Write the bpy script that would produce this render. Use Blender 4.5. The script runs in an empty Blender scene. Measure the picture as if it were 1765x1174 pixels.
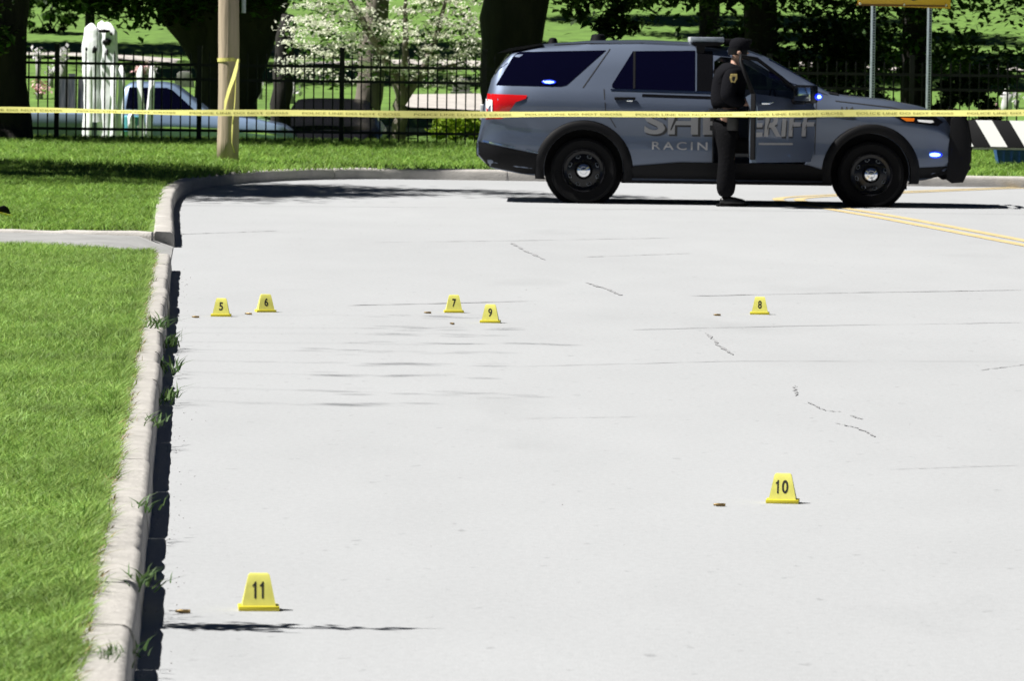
import bpy, bmesh, math, random
import numpy as np
from mathutils import Vector, Matrix

# ------------------------------------------------------------------ camera, world, sun, exposure
SC = bpy.context.scene
COL = SC.collection
FPX, HOR, CAMH, ROLL = 9840.0, 60.0, 1.75, 0.0138
pit = math.atan((587 - HOR) / FPX)
Fv = Vector((0, math.cos(pit), -math.sin(pit)))
r0, u0 = Vector((1, 0, 0)), Vector((0, math.sin(pit), math.cos(pit)))
Rv = r0 * math.cos(ROLL) + u0 * math.sin(ROLL)
Uv = u0 * math.cos(ROLL) - r0 * math.sin(ROLL)
cam = bpy.data.cameras.new('camera')
camo = bpy.data.objects.new('camera', cam)
COL.objects.link(camo)
cam.sensor_width = 36
cam.lens = FPX / 1765 * 36
cam.clip_start, cam.clip_end = 0.5, 6000
cam.dof.use_dof = True
cam.dof.focus_distance = 30
cam.dof.aperture_fstop = 17
camo.matrix_world = Matrix.Translation((0, 0, CAMH)) @ Matrix((Rv, Uv, -Fv)).transposed().to_4x4()
SC.camera = camo

SUN_EL = math.radians(56)
wd = bpy.data.worlds.new('World'); SC.world = wd; wd.use_nodes = True
nt = wd.node_tree
bg = nt.nodes['Background']
sky = nt.nodes.new('ShaderNodeTexSky')
sky.sky_type = 'NISHITA'; sky.sun_disc = False
sky.sun_elevation = SUN_EL; sky.sun_rotation = math.radians(270)
sky.altitude = 1500; sky.air_density = 0.13; sky.dust_density = 0.0; sky.ozone_density = 2.5
nt.links.new(sky.outputs[0], bg.inputs[0]); bg.inputs[1].default_value = 0.05
sl = bpy.data.lights.new('sun', 'SUN'); sl.energy = 5.0; sl.angle = math.radians(0.5); sl.color = (1, .975, .935)
so = bpy.data.objects.new('sun', sl); COL.objects.link(so)
LD = Vector((math.cos(SUN_EL), 0.035, -math.sin(SUN_EL)))
so.rotation_euler = LD.to_track_quat('-Z', 'Y').to_euler(); so.location = (-30, 20, 40)
SC.view_settings.view_transform = 'Standard'; SC.view_settings.look = 'None'
SC.view_settings.exposure = 0.84; SC.view_settings.gamma = 1.0
SC.view_settings.use_curve_mapping = False

rnd = random.Random(7)
rng = np.random.default_rng(11)
PI = math.pi

# ------------------------------------------------------------------ pixel helpers (photo pixel -> place in the world)
def ray(px, py):
    return Fv + Rv * ((px - 882.5) / FPX) + Uv * ((587 - py) / FPX)
def at(px, py, z=0.0):
    d = ray(px, py); t = (z - CAMH) / d.z
    return Vector((d.x * t, d.y * t, z))
def atd(px, py, y):
    d = ray(px, py); t = y / d.y
    return Vector((d.x * t, y, CAMH + d.z * t))

# ------------------------------------------------------------------ object helpers
def put(name, mesh, mat=None, parent=None, label=None, cat=None, group=None, kind=None, loc=None, rot=None):
    o = bpy.data.objects.new(name, mesh); COL.objects.link(o)
    if mat is not None:
        mesh.materials.clear(); mesh.materials.append(mat)
    if parent is not None: o.parent = parent
    if loc is not None: o.location = loc
    if rot is not None: o.rotation_euler = rot
    tag(o, label, cat, group, kind)
    return o
def tag(o, label=None, cat=None, group=None, kind=None):
    if label: o['label'] = label
    if cat: o['category'] = cat
    if group: o['group'] = group
    if kind: o['kind'] = kind
    return o
def thing(name, label, cat, loc=(0, 0, 0), rotz=0.0, group=None):
    o = bpy.data.objects.new(name, None); COL.objects.link(o)
    o.empty_display_size = .1
    o.location = loc; o.rotation_euler = (0, 0, rotz)
    return tag(o, label, cat, group)
def mesh_np(verts, faces, name='mesh', smooth=False):
    verts = np.asarray(verts, dtype=np.float32); faces = np.asarray(faces, dtype=np.int32)
    me = bpy.data.meshes.new(name); k = faces.shape[1]; n = len(faces)
    me.vertices.add(len(verts)); me.vertices.foreach_set('co', verts.ravel())
    me.loops.add(n * k); me.loops.foreach_set('vertex_index', faces.ravel())
    me.polygons.add(n)
    me.polygons.foreach_set('loop_start', np.arange(0, n * k, k, dtype=np.int32))
    me.polygons.foreach_set('loop_total', np.full(n, k, dtype=np.int32))
    if smooth: me.polygons.foreach_set('use_smooth', np.ones(n, dtype=bool))
    me.update(calc_edges=True); me.validate()
    return me
def mesh_py(v, f, name='mesh', smooth=False, ang=None):
    me = bpy.data.meshes.new(name); me.from_pydata([tuple(p) for p in v], [], f); me.update()
    bm = bmesh.new(); bm.from_mesh(me); bmesh.ops.recalc_face_normals(bm, faces=bm.faces); bm.to_mesh(me); bm.free()
    if smooth or ang:
        for p in me.polygons: p.use_smooth = True
    if ang: me.set_sharp_from_angle(angle=math.radians(ang))
    return me
class MB:
    """collects shapes that form ONE part"""
    def __init__(s): s.v = []; s.f = []
    def add(s, v, f):
        b = len(s.v); s.v += [tuple(p) for p in v]; s.f += [tuple(i + b for i in q) for q in f]; return s
    def box(s, c, d, M=None):
        x, y, z = (k / 2 for k in d)
        v = [Vector((sx * x, sy * y, sz * z)) for sx in (-1, 1) for sy in (-1, 1) for sz in (-1, 1)]
        if M: v = [M @ p for p in v]
        v = [p + Vector(c) for p in v]
        return s.add(v, [(0, 1, 3, 2), (4, 6, 7, 5), (0, 4, 5, 1), (2, 3, 7, 6), (0, 2, 6, 4), (1, 5, 7, 3)])
    def tube(s, pts, rad, n=8, cap=True):
        pts = [Vector(p) for p in pts]
        if not isinstance(rad, (list, tuple)): rad = [rad] * len(pts)
        v = []; f = []
        for i, p in enumerate(pts):
            t = (pts[min(i + 1, len(pts) - 1)] - pts[max(i - 1, 0)]).normalized()
            a = t.cross(Vector((0, 1, 0)) if abs(t.y) < .9 else Vector((1, 0, 0))).normalized(); b = t.cross(a)
            for k in range(n):
                w = 2 * PI * k / n
                v.append(p + (a * math.cos(w) + b * math.sin(w)) * rad[i])
        for i in range(len(pts) - 1):
            for k in range(n):
                k2 = (k + 1) % n
                f.append((i * n + k, i * n + k2, (i + 1) * n + k2, (i + 1) * n + k))
        if cap: f += [tuple(range(n - 1, -1, -1)), tuple(range((len(pts) - 1) * n, len(pts) * n))]
        return s.add(v, f)
    def prism(s, poly, y0, y1):
        """polygon in x,z extruded along y"""
        n = len(poly)
        v = [(x, y0, z) for x, z in poly] + [(x, y1, z) for x, z in poly]
        f = [tuple(range(n)), tuple(range(2 * n - 1, n - 1, -1))]
        f += [(i, (i + 1) % n, (i + 1) % n + n, i + n) for i in range(n)]
        return s.add(v, f)
    def lathe(s, prof, c=(0, 0, 0), axis='y', n=32):
        """prof: (radius, along) pairs"""
        v = []; f = []; m = len(prof); c = Vector(c)
        for k in range(n):
            w = 2 * PI * k / n; cs, sn = math.cos(w), math.sin(w)
            for r, h in prof:
                v.append(c + (Vector((r * cs, h, r * sn)) if axis == 'y' else Vector((r * cs, r * sn, h))))
        for k in range(n):
            k2 = (k + 1) % n
            for i in range(m - 1):
                f.append((k * m + i, k2 * m + i, k2 * m + i + 1, k * m + i + 1))
        return s.add(v, f)
    def mesh(s, name='part', smooth=False, ang=None, bevel=0):
        me = mesh_py(s.v, s.f, name)
        if bevel:
            bm = bmesh.new(); bm.from_mesh(me)
            bmesh.ops.bevel(bm, geom=list(bm.edges), offset=bevel, segments=2, affect='EDGES', profile=.6)
            bm.to_mesh(me); bm.free(); ang = ang or 40
        if smooth or ang:
            for p in me.polygons: p.use_smooth = True
        if ang: me.set_sharp_from_angle(angle=math.radians(ang))
        return me
    def build(s, name, mat, parent=None, **k):
        g = {q: k.pop(q) for q in ('smooth', 'ang', 'bevel') if q in k}
        return put(name, s.mesh(name, **g), mat, parent, **k)
def evaluated(obj):
    dg = bpy.context.evaluated_depsgraph_get(); dg.update()
    me = bpy.data.meshes.new_from_object(obj.evaluated_get(dg))
    bpy.data.objects.remove(obj)
    return me
def copy_tree(o, parent=None):
    c = o.copy(); COL.objects.link(c)
    if parent is not None: c.parent = parent
    for ch in [x for x in o.children]: copy_tree(ch, c)
    return c

# ------------------------------------------------------------------ materials
def M(name, col, rough=.6, metal=0., var=0., scale=8., bump=0., bscale=40., coat=0., island=0., spec=.5, emit=None, es=0., trans=0., stretch=(1, 1, 1)):
    m = bpy.data.materials.new(name); m.use_nodes = True
    t = m.node_tree; N = t.nodes; L = t.links; b = N['Principled BSDF']
    b.inputs['Base Color'].default_value = (*col, 1); b.inputs['Roughness'].default_value = rough
    b.inputs['Metallic'].default_value = metal; b.inputs['Specular IOR Level'].default_value = spec
    b.inputs['Coat Weight'].default_value = coat; b.inputs['Coat Roughness'].default_value = .03
    if emit: b.inputs['Emission Color'].default_value = (*emit, 1); b.inputs['Emission Strength'].default_value = es
    tc = N.new('ShaderNodeTexCoord'); mp = N.new('ShaderNodeMapping'); mp.inputs['Scale'].default_value = stretch
    L.new(tc.outputs['Object'], mp.inputs[0])
    src = None
    if var or island:
        hs = N.new('ShaderNodeHueSaturation'); hs.inputs['Color'].default_value = (*col, 1)
        mr = N.new('ShaderNodeMapRange'); mr.inputs['To Min'].default_value = 1 - max(var, 0); mr.inputs['To Max'].default_value = 1 + max(var, 0)
        mr.inputs['From Min'].default_value = .3; mr.inputs['From Max'].default_value = .7
        nz = N.new('ShaderNodeTexNoise'); nz.inputs['Scale'].default_value = scale; nz.inputs['Detail'].default_value = 8
        L.new(mp.outputs[0], nz.inputs['Vector']); L.new(nz.outputs['Fac'], mr.inputs['Value'])
        val = mr.outputs[0]
        if island:
            ge = N.new('ShaderNodeNewGeometry')
            m2 = N.new('ShaderNodeMapRange'); m2.inputs['To Min'].default_value = 1 - island; m2.inputs['To Max'].default_value = 1 + island
            L.new(ge.outputs['Random Per Island'], m2.inputs['Value'])
            mu = N.new('ShaderNodeMath'); mu.operation = 'MULTIPLY'; L.new(val, mu.inputs[0]); L.new(m2.outputs[0], mu.inputs[1]); val = mu.outputs[0]
            m3 = N.new('ShaderNodeMapRange'); m3.inputs['To Min'].default_value = .485; m3.inputs['To Max'].default_value = .515
            m4 = N.new('ShaderNodeMath'); m4.operation = 'FRACT'; m5 = N.new('ShaderNodeMath'); m5.operation = 'MULTIPLY'; m5.inputs[1].default_value = 17.3
            L.new(ge.outputs['Random Per Island'], m5.inputs[0]); L.new(m5.outputs[0], m4.inputs[0]); L.new(m4.outputs[0], m3.inputs['Value'])
            L.new(m3.outputs[0], hs.inputs['Hue'])
        L.new(val, hs.inputs['Value']); L.new(hs.outputs[0], b.inputs['Base Color']); src = hs.outputs[0]
    if bump:
        n2 = N.new('ShaderNodeTexNoise'); n2.inputs['Scale'].default_value = bscale; n2.inputs['Detail'].default_value = 6
        L.new(mp.outputs[0], n2.inputs['Vector'])
        bp = N.new('ShaderNodeBump'); bp.inputs['Strength'].default_value = bump; bp.inputs['Distance'].default_value = .02
        L.new(n2.outputs['Fac'], bp.inputs['Height']); L.new(bp.outputs[0], b.inputs['Normal'])
    if trans:
        tr = N.new('ShaderNodeBsdfTranslucent'); mx = N.new('ShaderNodeMixShader'); mx.inputs[0].default_value = trans
        if src: L.new(src, tr.inputs[0])
        else: tr.inputs[0].default_value = (*col, 1)
        L.new(b.outputs[0], mx.inputs[1]); L.new(tr.outputs[0], mx.inputs[2]); L.new(mx.outputs[0], N['Material Output'].inputs[0])
    return m
def glass(name, tint=(.8, .9, .9), rough=0.0):
    m = bpy.data.materials.new(name); m.use_nodes = True; t = m.node_tree; N = t.nodes; L = t.links
    N.remove(N['Principled BSDF'])
    a = N.new('ShaderNodeBsdfTransparent'); a.inputs[0].default_value = (*tint, 1)
    g = N.new('ShaderNodeBsdfGlossy'); g.inputs['Roughness'].default_value = rough
    fr = N.new('ShaderNodeFresnel'); fr.inputs[0].default_value = 1.5
    x = N.new('ShaderNodeMixShader'); L.new(fr.outputs[0], x.inputs[0]); L.new(a.outputs[0], x.inputs[1]); L.new(g.outputs[0], x.inputs[2])
    L.new(x.outputs[0], N['Material Output'].inputs[0]); return m

def road_material():
    m = M('concrete_road', (.46, .465, .475), rough=.85, spec=.25)
    t = m.node_tree; N = t.nodes; L = t.links; b = N['Principled BSDF']
    tc = N.new('ShaderNodeTexCoord')
    def noise(scale, detail=6, st=(1, 1, 1), off=(0, 0, 0)):
        mp = N.new('ShaderNodeMapping'); mp.inputs['Scale'].default_value = st; mp.inputs['Location'].default_value = off
        L.new(tc.outputs['Object'], mp.inputs[0])
        n = N.new('ShaderNodeTexNoise'); n.inputs['Scale'].default_value = scale; n.inputs['Detail'].default_value = detail
        L.new(mp.outputs[0], n.inputs['Vector']); return n.outputs['Fac']
    def rng_(v, a, b2, lo, hi):
        r = N.new('ShaderNodeMapRange'); r.inputs['From Min'].default_value = a; r.inputs['From Max'].default_value = b2
        r.inputs['To Min'].default_value = lo; r.inputs['To Max'].default_value = hi; L.new(v, r.inputs['Value']); return r.outputs[0]
    def mul(a, c):
        q = N.new('ShaderNodeMath'); q.operation = 'MULTIPLY'; L.new(a, q.inputs[0]); L.new(c, q.inputs[1]); return q.outputs[0]
    f = rng_(noise(.35, 5, (1, .35, 1)), .3, .7, .965, 1.03)              # broad wear
    f = mul(f, rng_(noise(3.0, 8, (.7, .22, 1), (3, 1, 0)), .25, .75, .97, 1.02))   # blotches
    f = mul(f, rng_(noise(160, 3), .3, .7, .90, 1.08)); f = mul(f, rng_(noise(38, 4, (1, .45, 1)), .3, .7, .96, 1.03))                    # grain
    f = mul(f, rng_(noise(1.6, 10, (.5, .16, 1), (9, 4, 0)), .62, .76, 1, .90))      # dull stains
    f = mul(f, rng_(noise(14, 4, (1, .5, 1), (1, 7, 0)), .66, .76, 1, .74)); f = mul(f, rng_(noise(55, 2, (1, .6, 1), (5, 2, 0)), .70, .78, 1, .72))           # small spots
    hs = N.new('ShaderNodeHueSaturation'); hs.inputs['Color'].default_value = (.346, .354, .361, 1)
    L.new(f, hs.inputs['Value']); L.new(hs.outputs[0], b.inputs['Base Color'])
    bp = N.new('ShaderNodeBump'); bp.inputs['Strength'].default_value = .25; bp.inputs['Distance'].default_value = .004
    L.new(noise(120, 4), bp.inputs['Height']); L.new(bp.outputs[0], b.inputs['Normal'])
    return m
MAT = dict(
    road=road_material(),
        kerb=M('kerb_concrete', (.42, .40, .37), .9, var=.11, scale=9, bump=.3, bscale=55),
    joint=M('joint_filler', (.26, .262, .268), .9, var=.3, scale=6),
    paint=M('yellow_road_paint', (.50, .39, .19), .85, var=.22, scale=5),
    soil=M('lawn_ground', (.13, .21, .045), .95, var=.4, scale=3, bump=.6, bscale=50),
    hill=M('mown_hill_grass', (.10, .19, .028), .95, var=.3, scale=2.5, bump=.8, bscale=30),
    ground=M('far_ground', (.06, .09, .03), .95, var=.3, scale=.1),
    blade=M('grass_blade', (.24, .37, .085), .6, var=.22, scale=1.6, island=.36, spec=.3, trans=.4),
    blade_far=M('verge_grass_blade', (.205, .335, .062), .6, var=.25, scale=1.2, island=.42, spec=.3, trans=.4),
    weed=M('weed_leaf', (.07, .13, .035), .55, island=.3, spec=.3, trans=.25),
    dry=M('dry_grass', (.25, .19, .09), .8, island=.3),
    bark=M('shaded_bark', (.016, .0135, .011), .95, var=.5, scale=5, bump=1, bscale=14, stretch=(1, 1, .25)),  # shade under the crowns is put into this bark colour
    barklit=M('lit_bark', (.17, .145, .12), .95, var=.5, scale=6, bump=1, bscale=18, stretch=(1, 1, .3)),  # sunlit copy of the bark, the light put into its colour
    leaf=M('dark_leaf', (.022, .048, .008), .6, var=.2, scale=1, island=.5, spec=.15, trans=.2),
    leaf2=M('mid_leaf', (.045, .10, .014), .6, var=.2, scale=1, island=.5, spec=.2, trans=.25),
    lime=M('lime_leaf', (.20, .30, .015), .5, var=.2, scale=3, island=.3, spec=.3, trans=.25),
    blossom=M('white_blossom', (.84, .84, .70), .6, island=.18, spec=.2, trans=.4),
    fence=M('black_fence_paint', (.008, .008, .009), .45, spec=.3),
    pole=M('utility_pole_wood', (.46, .365, .27), .85, var=.3, scale=10, bump=.7, bscale=30, stretch=(1, 1, .06)),
    galv=M('galvanised_steel', (.45, .5, .55), .45, .7, var=.15, scale=30),
    black=M('black_plastic', (.006, .006, .007), .6, spec=.15),
    blackgloss=M('black_gloss', (.005, .005, .006), .2, spec=.3),
    rubber=M('tyre_rubber', (.006, .006, .0065), .8, spec=.12, bump=.2, bscale=80),
    paintcar=M('steel_blue_metallic', (.115, .142, .20), .52, .75, coat=.6, var=.03, scale=300),
    tint=M('tinted_glass', (.002, .002, .010), .04, spec=.3),
    chrome=M('chrome', (.75, .76, .78), .12, 1.0),
    decal=M('silver_decal', (.30, .30, .31), .5, .0),
    decalk=M('black_decal', (.015, .015, .017), .5),
    white=M('white_paint', (.78, .78, .76), .6),
    red=M('red_lens', (.50, .008, .01), .12, spec=.6),
    lensw=M('clear_lens', (.75, .75, .75), .15),
    amber=M('amber_lens', (.60, .14, .01), .2),
    blue=M('blue_lamp_halo', (.05, .1, .9), .3, emit=(.005, .02, 1.0), es=.5),
    bluecore=M('lit_blue_lamp_core', (.3, .5, 1), .3, emit=(.25, .5, 1.0), es=2.2),
    tape=M('yellow_barrier_tape', (.84, .80, .27), .4, spec=.4, trans=.25),
    tapek=M('tape_print', (.27, .245, .05), .6),
    marker=M('yellow_marker_plastic', (.76, .73, .17), .45, spec=.4, trans=.1, var=.07, scale=30),
    markerb=M('yellow_marker_base', (.70, .60, .035), .4),
    ink=M('black_ink', (.012, .012, .01), .6),
    brass=M('brass', (.22, .15, .06), .45, .8),
    uniform=M('black_uniform', (.006, .006, .008), .9, spec=.08, bump=.4, bscale=60),
    trouser=M('dark_trousers', (.005, .005, .006), .9, spec=.08, bump=.4, bscale=40),
    leather=M('black_leather', (.010, .010, .010), .35),
    skin=M('skin', (.50, .30, .22), .55, spec=.35),
    gold=M('gold_patch', (.60, .46, .16), .6, var=.2, scale=60),
    signy=M('sign_yellow', (.85, .47, .02), .4, var=.04, scale=6),
    signk=M('sign_dark_edge', (.22, .09, .01), .5),
    led=M('white_reflector', (.85, .8, .6), .3),
    sheet=M('white_cloth', (.80, .81, .83), .85, var=.12, scale=5, bump=.4, bscale=12),
    plank=M('weathered_plank', (.22, .215, .20), .9, var=.5, scale=8, bump=.6, bscale=20, stretch=(1, 1, .12)),
    truck=M('pale_truck_paint', (.24, .33, .50), .3, .25, coat=.8),
    bed=M('shaded_truck_paint', (.10, .14, .17), .4, .2, coat=.4),  # shaded copy of the truck paint
    darkcar=M('black_car_paint', (.006, .006, .008), .25, spec=.4),
    apron=M('grey_apron', (.27, .27, .265), .9, var=.14, scale=4, bump=.3),
    pale=M('pale_paving', (.42, .39, .36), .9, var=.15, scale=3, bump=.3),
    stone=M('grey_granite', (.32, .31, .30), .8, var=.2, scale=20),
    sand=M('tan_sandstone', (.36, .28, .22), .9, var=.2, scale=10),
    pink=M('pink_petals', (.70, .42, .42), .8, island=.3),
    petal=M('white_petals', (.75, .72, .74), .8, island=.2),
    peach=M('peach_plastic', (.62, .40, .30), .6),
    teal=M('teal_plastic', (.10, .38, .42), .5),
    cherry=M('red_plastic', (.55, .08, .07), .5),
    blueb=M('blue_plastic', (.015, .07, .28), .45, var=.15, scale=8),
    brown=M('brown_timber', (.10, .06, .02), .8, var=.3, scale=10),
    greenp=M('green_plastic', (.02, .12, .03), .6),
    clear=glass('car_glass', (.55, .62, .66)),
)

# ------------------------------------------------------------------ terrain shape
def kx(d): return -.948 - .0564 * (d - 14.28)          # road-side edge of the long kerb
def hill_z(y):
    p = [(79, .23), (80.5, .2), (84, -.55), (96, -.55), (108, .1), (128, 1.28), (150, 2.7), (200, 6.0), (260, 9.2), (330, 10.5), (700, 11)]
    return float(np.interp(y, [a for a, b in p], [b for a, b in p]))
def ztop(dist): return .125 + .0105 * min(max(dist, 0), 9.5)

far_px = [(299, 401), (298.5, 372), (299, 340), (304, 325.5), (314, 317.5), (330, 311), (352, 305.5), (375, 302), (410, 298.6), (450, 296), (495, 293.5), (540, 292), (620, 290.7), (720, 291.6), (820, 293.4)]
FARK = [at(x, y, .12) for x, y in far_px]
for X in np.arange(.4, 30, 1.2): FARK.append(Vector((X, 68.55 + .02 * X, .12)))
FARK = [Vector((p.x, p.y, 0)) for p in FARK]
def smooth_line(P, step):
    s = [0]
    for a, b in zip(P[:-1], P[1:]): s.append(s[-1] + (b - a).length)
    n = int(s[-1] / step) + 1; q = np.linspace(0, s[-1], n)
    X = np.interp(q, s, [p.x for p in P]); Y = np.interp(q, s, [p.y for p in P])
    for _ in range(3):
        X[1:-1] = .25 * X[:-2] + .5 * X[1:-1] + .25 * X[2:]; Y[1:-1] = .25 * Y[:-2] + .5 * Y[1:-1] + .25 * Y[2:]
    return [Vector((a, b, 0)) for a, b in zip(X, Y)]
FARK = smooth_line(FARK, .35)
NEARK = [Vector((kx(d), d, 0)) for d in np.arange(9, 41.8, .35)]
def normals(P):
    out = []
    for i in range(len(P)):
        t = P[min(i + 1, len(P) - 1)] - P[max(i - 1, 0)]; out.append(Vector((-t.y, t.x, 0)).normalized())
    return out

# ground far below everything, out to the horizon
put('ground', mesh_np([(-2500, -1500, -1.6), (2500, -1500, -1.6), (2500, 3500, -1.6), (-2500, 3500, -1.6)], [(0, 1, 2, 3)]), MAT['ground'], kind='structure')
# road: one sheet, left edge runs under the kerbs
road_poly = [(60, -40), (60, 69.8)] + [(p.x, p.y) for p in reversed(FARK) if p.x < 29] + [(-2.76, 46.05), (-2.66, 44.0), (-2.53, 41.7)] + [(kx(d) - .05, d) for d in (38, 30, 22, 14, 8, 0, -10, -40)]
rv = [(x, y, 0) for x, y in road_poly]
road = put('road', mesh_py(rv, [tuple(range(len(rv)))]), MAT['road'], kind='structure')

def strip(pts, w, z=.004, jitter=0.):
    v = []; f = []
    n = normals([Vector((p[0], p[1], 0)) for p in pts])
    for i, p in enumerate(pts):
        ww = w * (1 + jitter * rnd.uniform(-1, 1)) / 2
        if i in (0, len(pts) - 1) and jitter: ww *= .2
        v += [(p[0] + n[i].x * ww, p[1] + n[i].y * ww, z), (p[0] - n[i].x * ww, p[1] - n[i].y * ww, z)]
    f = [(2 * i, 2 * i + 1, 2 * i + 3, 2 * i + 2) for i in range(len(pts) - 1)]
    return mesh_py(v, f)
def pxline(pp, n=14, wob=.0):
    P = [at(x, y) for x, y in pp]; s = np.linspace(0, len(P) - 1, n); ph = rnd.uniform(0, 6)
    return [(float(np.interp(q, range(len(P)), [p.x for p in P])) + rnd.gauss(0, wob * .5), float(np.interp(q, range(len(P)), [p.y for p in P])) + wob * 2.5 * math.sin(q * 2.1 + ph) + rnd.gauss(0, wob * .8)) for q in s]
# painted centre lines: a double yellow line that bends away to the right behind the car
ctr = [at(1900, 444), at(1765, 419), at(1640, 395), at(1540, 376), at(1450, 361), at(1385, 351), at(1352, 345), at(1346, 342), at(1370, 340), at(1420, 337.5), at(1500, 334), at(1600, 329.5), at(1765, 323), at(2100, 318)]
ctr = smooth_line([Vector((p.x, p.y, 0)) for p in ctr], .5)
nn = normals(ctr)
for s in (-1, 1):
    put('painted_line', strip([(p.x + n.x * .115 * s, p.y + n.y * .115 * s) for p, n in zip(ctr, nn)], .12, .004), MAT['paint'], road)
# joints and cracks in the slabs
for a, w, wb in [([(600, 527), (720, 524), (930, 519)], .05, .01), ([(1190, 511), (1450, 505), (1765, 500)], .05, .01), ([(305, 404), (390, 401), (478, 398)], .05, .01),
              ([(1530, 810), (1765, 803)], .012, .003), ([(1090, 569), (1400, 562), (1765, 556)], .03, .01), ([(880, 632), (1260, 623), (1765, 624)], .02, .01),
              ([(1690, 639), (1765, 629)], .02, .004), ([(900, 722), (1100, 719)], .012, .003), ([(640, 418), (880, 415), (1180, 410)], .04, .01), ([(1010, 443), (1190, 437)], .03, .01)]:
    put('slab_joint', strip(pxline(a, 24, wb), w * .6, .004, .8), MAT['joint'], road)
for a, w in [([(1215, 575), (1232, 588), (1240, 597), (1265, 613)], .030), ([(1370, 665), (1372, 684)], .016), ([(1393, 694), (1420, 708), (1450, 711)], .016), ([(1468, 718), (1485, 723)], .016),
             ([(1440, 730), (1480, 740), (1510, 753)], .013), ([(1008, 487), (1040, 497), (1072, 510)], .035), ([(880, 418), (905, 433), (940, 448)], .04)]:
    put('crack', strip(pxline(a, 22, .011), w * .62, .004, .9), MAT['joint'], road)

# lawns: ruled sheets outward from the kerb backs
def ruled(inner, outer, nsub, zf):
    v = []; f = []; m = nsub + 1
    for a, b in zip(inner, outer):
        for k in range(m):
            t = (k / nsub) ** 1.8; p = a.lerp(b, t); v.append((p.x, p.y, zf((p - a).length, p)))
    for i in range(len(inner) - 1):
        for k in range(nsub): f.append((i * m + k, i * m + k + 1, (i + 1) * m + k + 1, (i + 1) * m + k))
    return mesh_np(v, f, smooth=True)
KW = .165
inn = [Vector((kx(d) - KW + .01, d, 0)) for d in np.arange(5, 41.8, 1.0)] + [Vector((-2.78, 42.05, 0)), Vector((-3.0, 42.35, 0)), Vector((-3.4, 42.5, 0)), Vector((-4.2, 42.6, 0))]
out = [Vector((-40, p.y, 0)) for p in inn]; out[-1] = Vector((-40, 42.8, 0))
lawn = put('lawn', ruled(inn, out, 24, lambda s, p: .118 + .012 * min(s, 2)), MAT['soil'], kind='structure')
fn = normals(FARK)
inn2 = [p + n * (KW - .01) for p, n in zip(FARK, fn)]
d_first = inn2[0].y
inn2 = [Vector((-3.1, d_first, 0))] + inn2[1:]
out2 = []
for p, q in zip(FARK, inn2):
    if p.y < 60: out2.append(Vector((-60, p.y + .4, 0)))
    elif p.y < 68 and p.x < -2.4:
        t = (p.y - 60) / 8.0; out2.append(Vector((-60 + 50 * t ** 3, 60 + 20 * min(1, t * 1.25), 0)))
    else: out2.append(Vector((min(p.x, -2.4 + (p.x + 2.4) * 1) if p.x > -2.4 else -9 + (p.x + 2.9) * 10, 80, 0)))
verge = put('verge', ruled(inn2, out2, 26, lambda s, p: .112 + (ztop(s) - .112) * min(1, max(0, (p.y - 46.4) / 3)) if p.y < 79.9 else .226), MAT['soil'], kind='structure')
v = []; f = []; ys = list(np.concatenate([np.arange(79.6, 160, .8), np.arange(160, 420, 12)])); xs = list(np.arange(-160, 161, 4.0))
for y in ys:
    for x in xs: v.append((x, y, hill_z(y) + (.06 * math.sin(x * .35 + y * .2) + .05 * math.sin(x * .9 - y * .37)) * min(1, max(0, (y - 96) / 12))))
nx = len(xs)
for j in range(len(ys) - 1):
    for i in range(nx - 1): f.append((j * nx + i, j * nx + i + 1, (j + 1) * nx + i + 1, (j + 1) * nx + i))
hill = put('hill', mesh_np(v, f, smooth=True), MAT['hill'], kind='structure')
def hz(x, y): return hill_z(y) + (.06 * math.sin(x * .35 + y * .2) + .05 * math.sin(x * .9 - y * .37)) * min(1, max(0, (y - 96) / 12))
# side path across the lawns, and the pale cemetery path
put('driveway', mesh_np([(-40, 41.8, .112), (-3.4, 41.7, .108), (-3.0, 41.6, .08), (-2.50, 41.45, .005), (-2.74, 45.95, .008), (-3.0, 45.85, .10), (-3.6, 45.8, .111), (-60, 46.2, .111)], [(0, 1, 6, 7), (1, 2, 5, 6), (2, 3, 4, 5)]), MAT['apron'], kind='structure')
v = []; f = []
for i, x in enumerate(np.arange(-40, 41, 1.0)):
    for y in (124.6, 125.2, 125.9): v.append((x, y + .25 * math.sin(x * .21), hz(x, y + .25 * math.sin(x * .21)) + .03))
for i in range(80):
    for k in (0, 1): f.append((3 * i + k, 3 * i + 3 + k, 3 * i + 4 + k, 3 * i + 1 + k))
put('path', mesh_np(v, f), MAT['pale'], kind='structure')
pl = []
for x in np.linspace(-2.3, 2.6, 9):
    for y in (109.6, 111, 112.6, 114.2, 115.2): pl.append((x + (.3 if y < 110 else 0), y, hz(x, y) + .05))
put('pavement', mesh_np(pl, [(5 * i + k, 5 * i + 5 + k, 5 * i + 6 + k, 5 * i + 1 + k) for i in range(8) for k in range(4)]), MAT['pale'], kind='structure')

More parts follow.
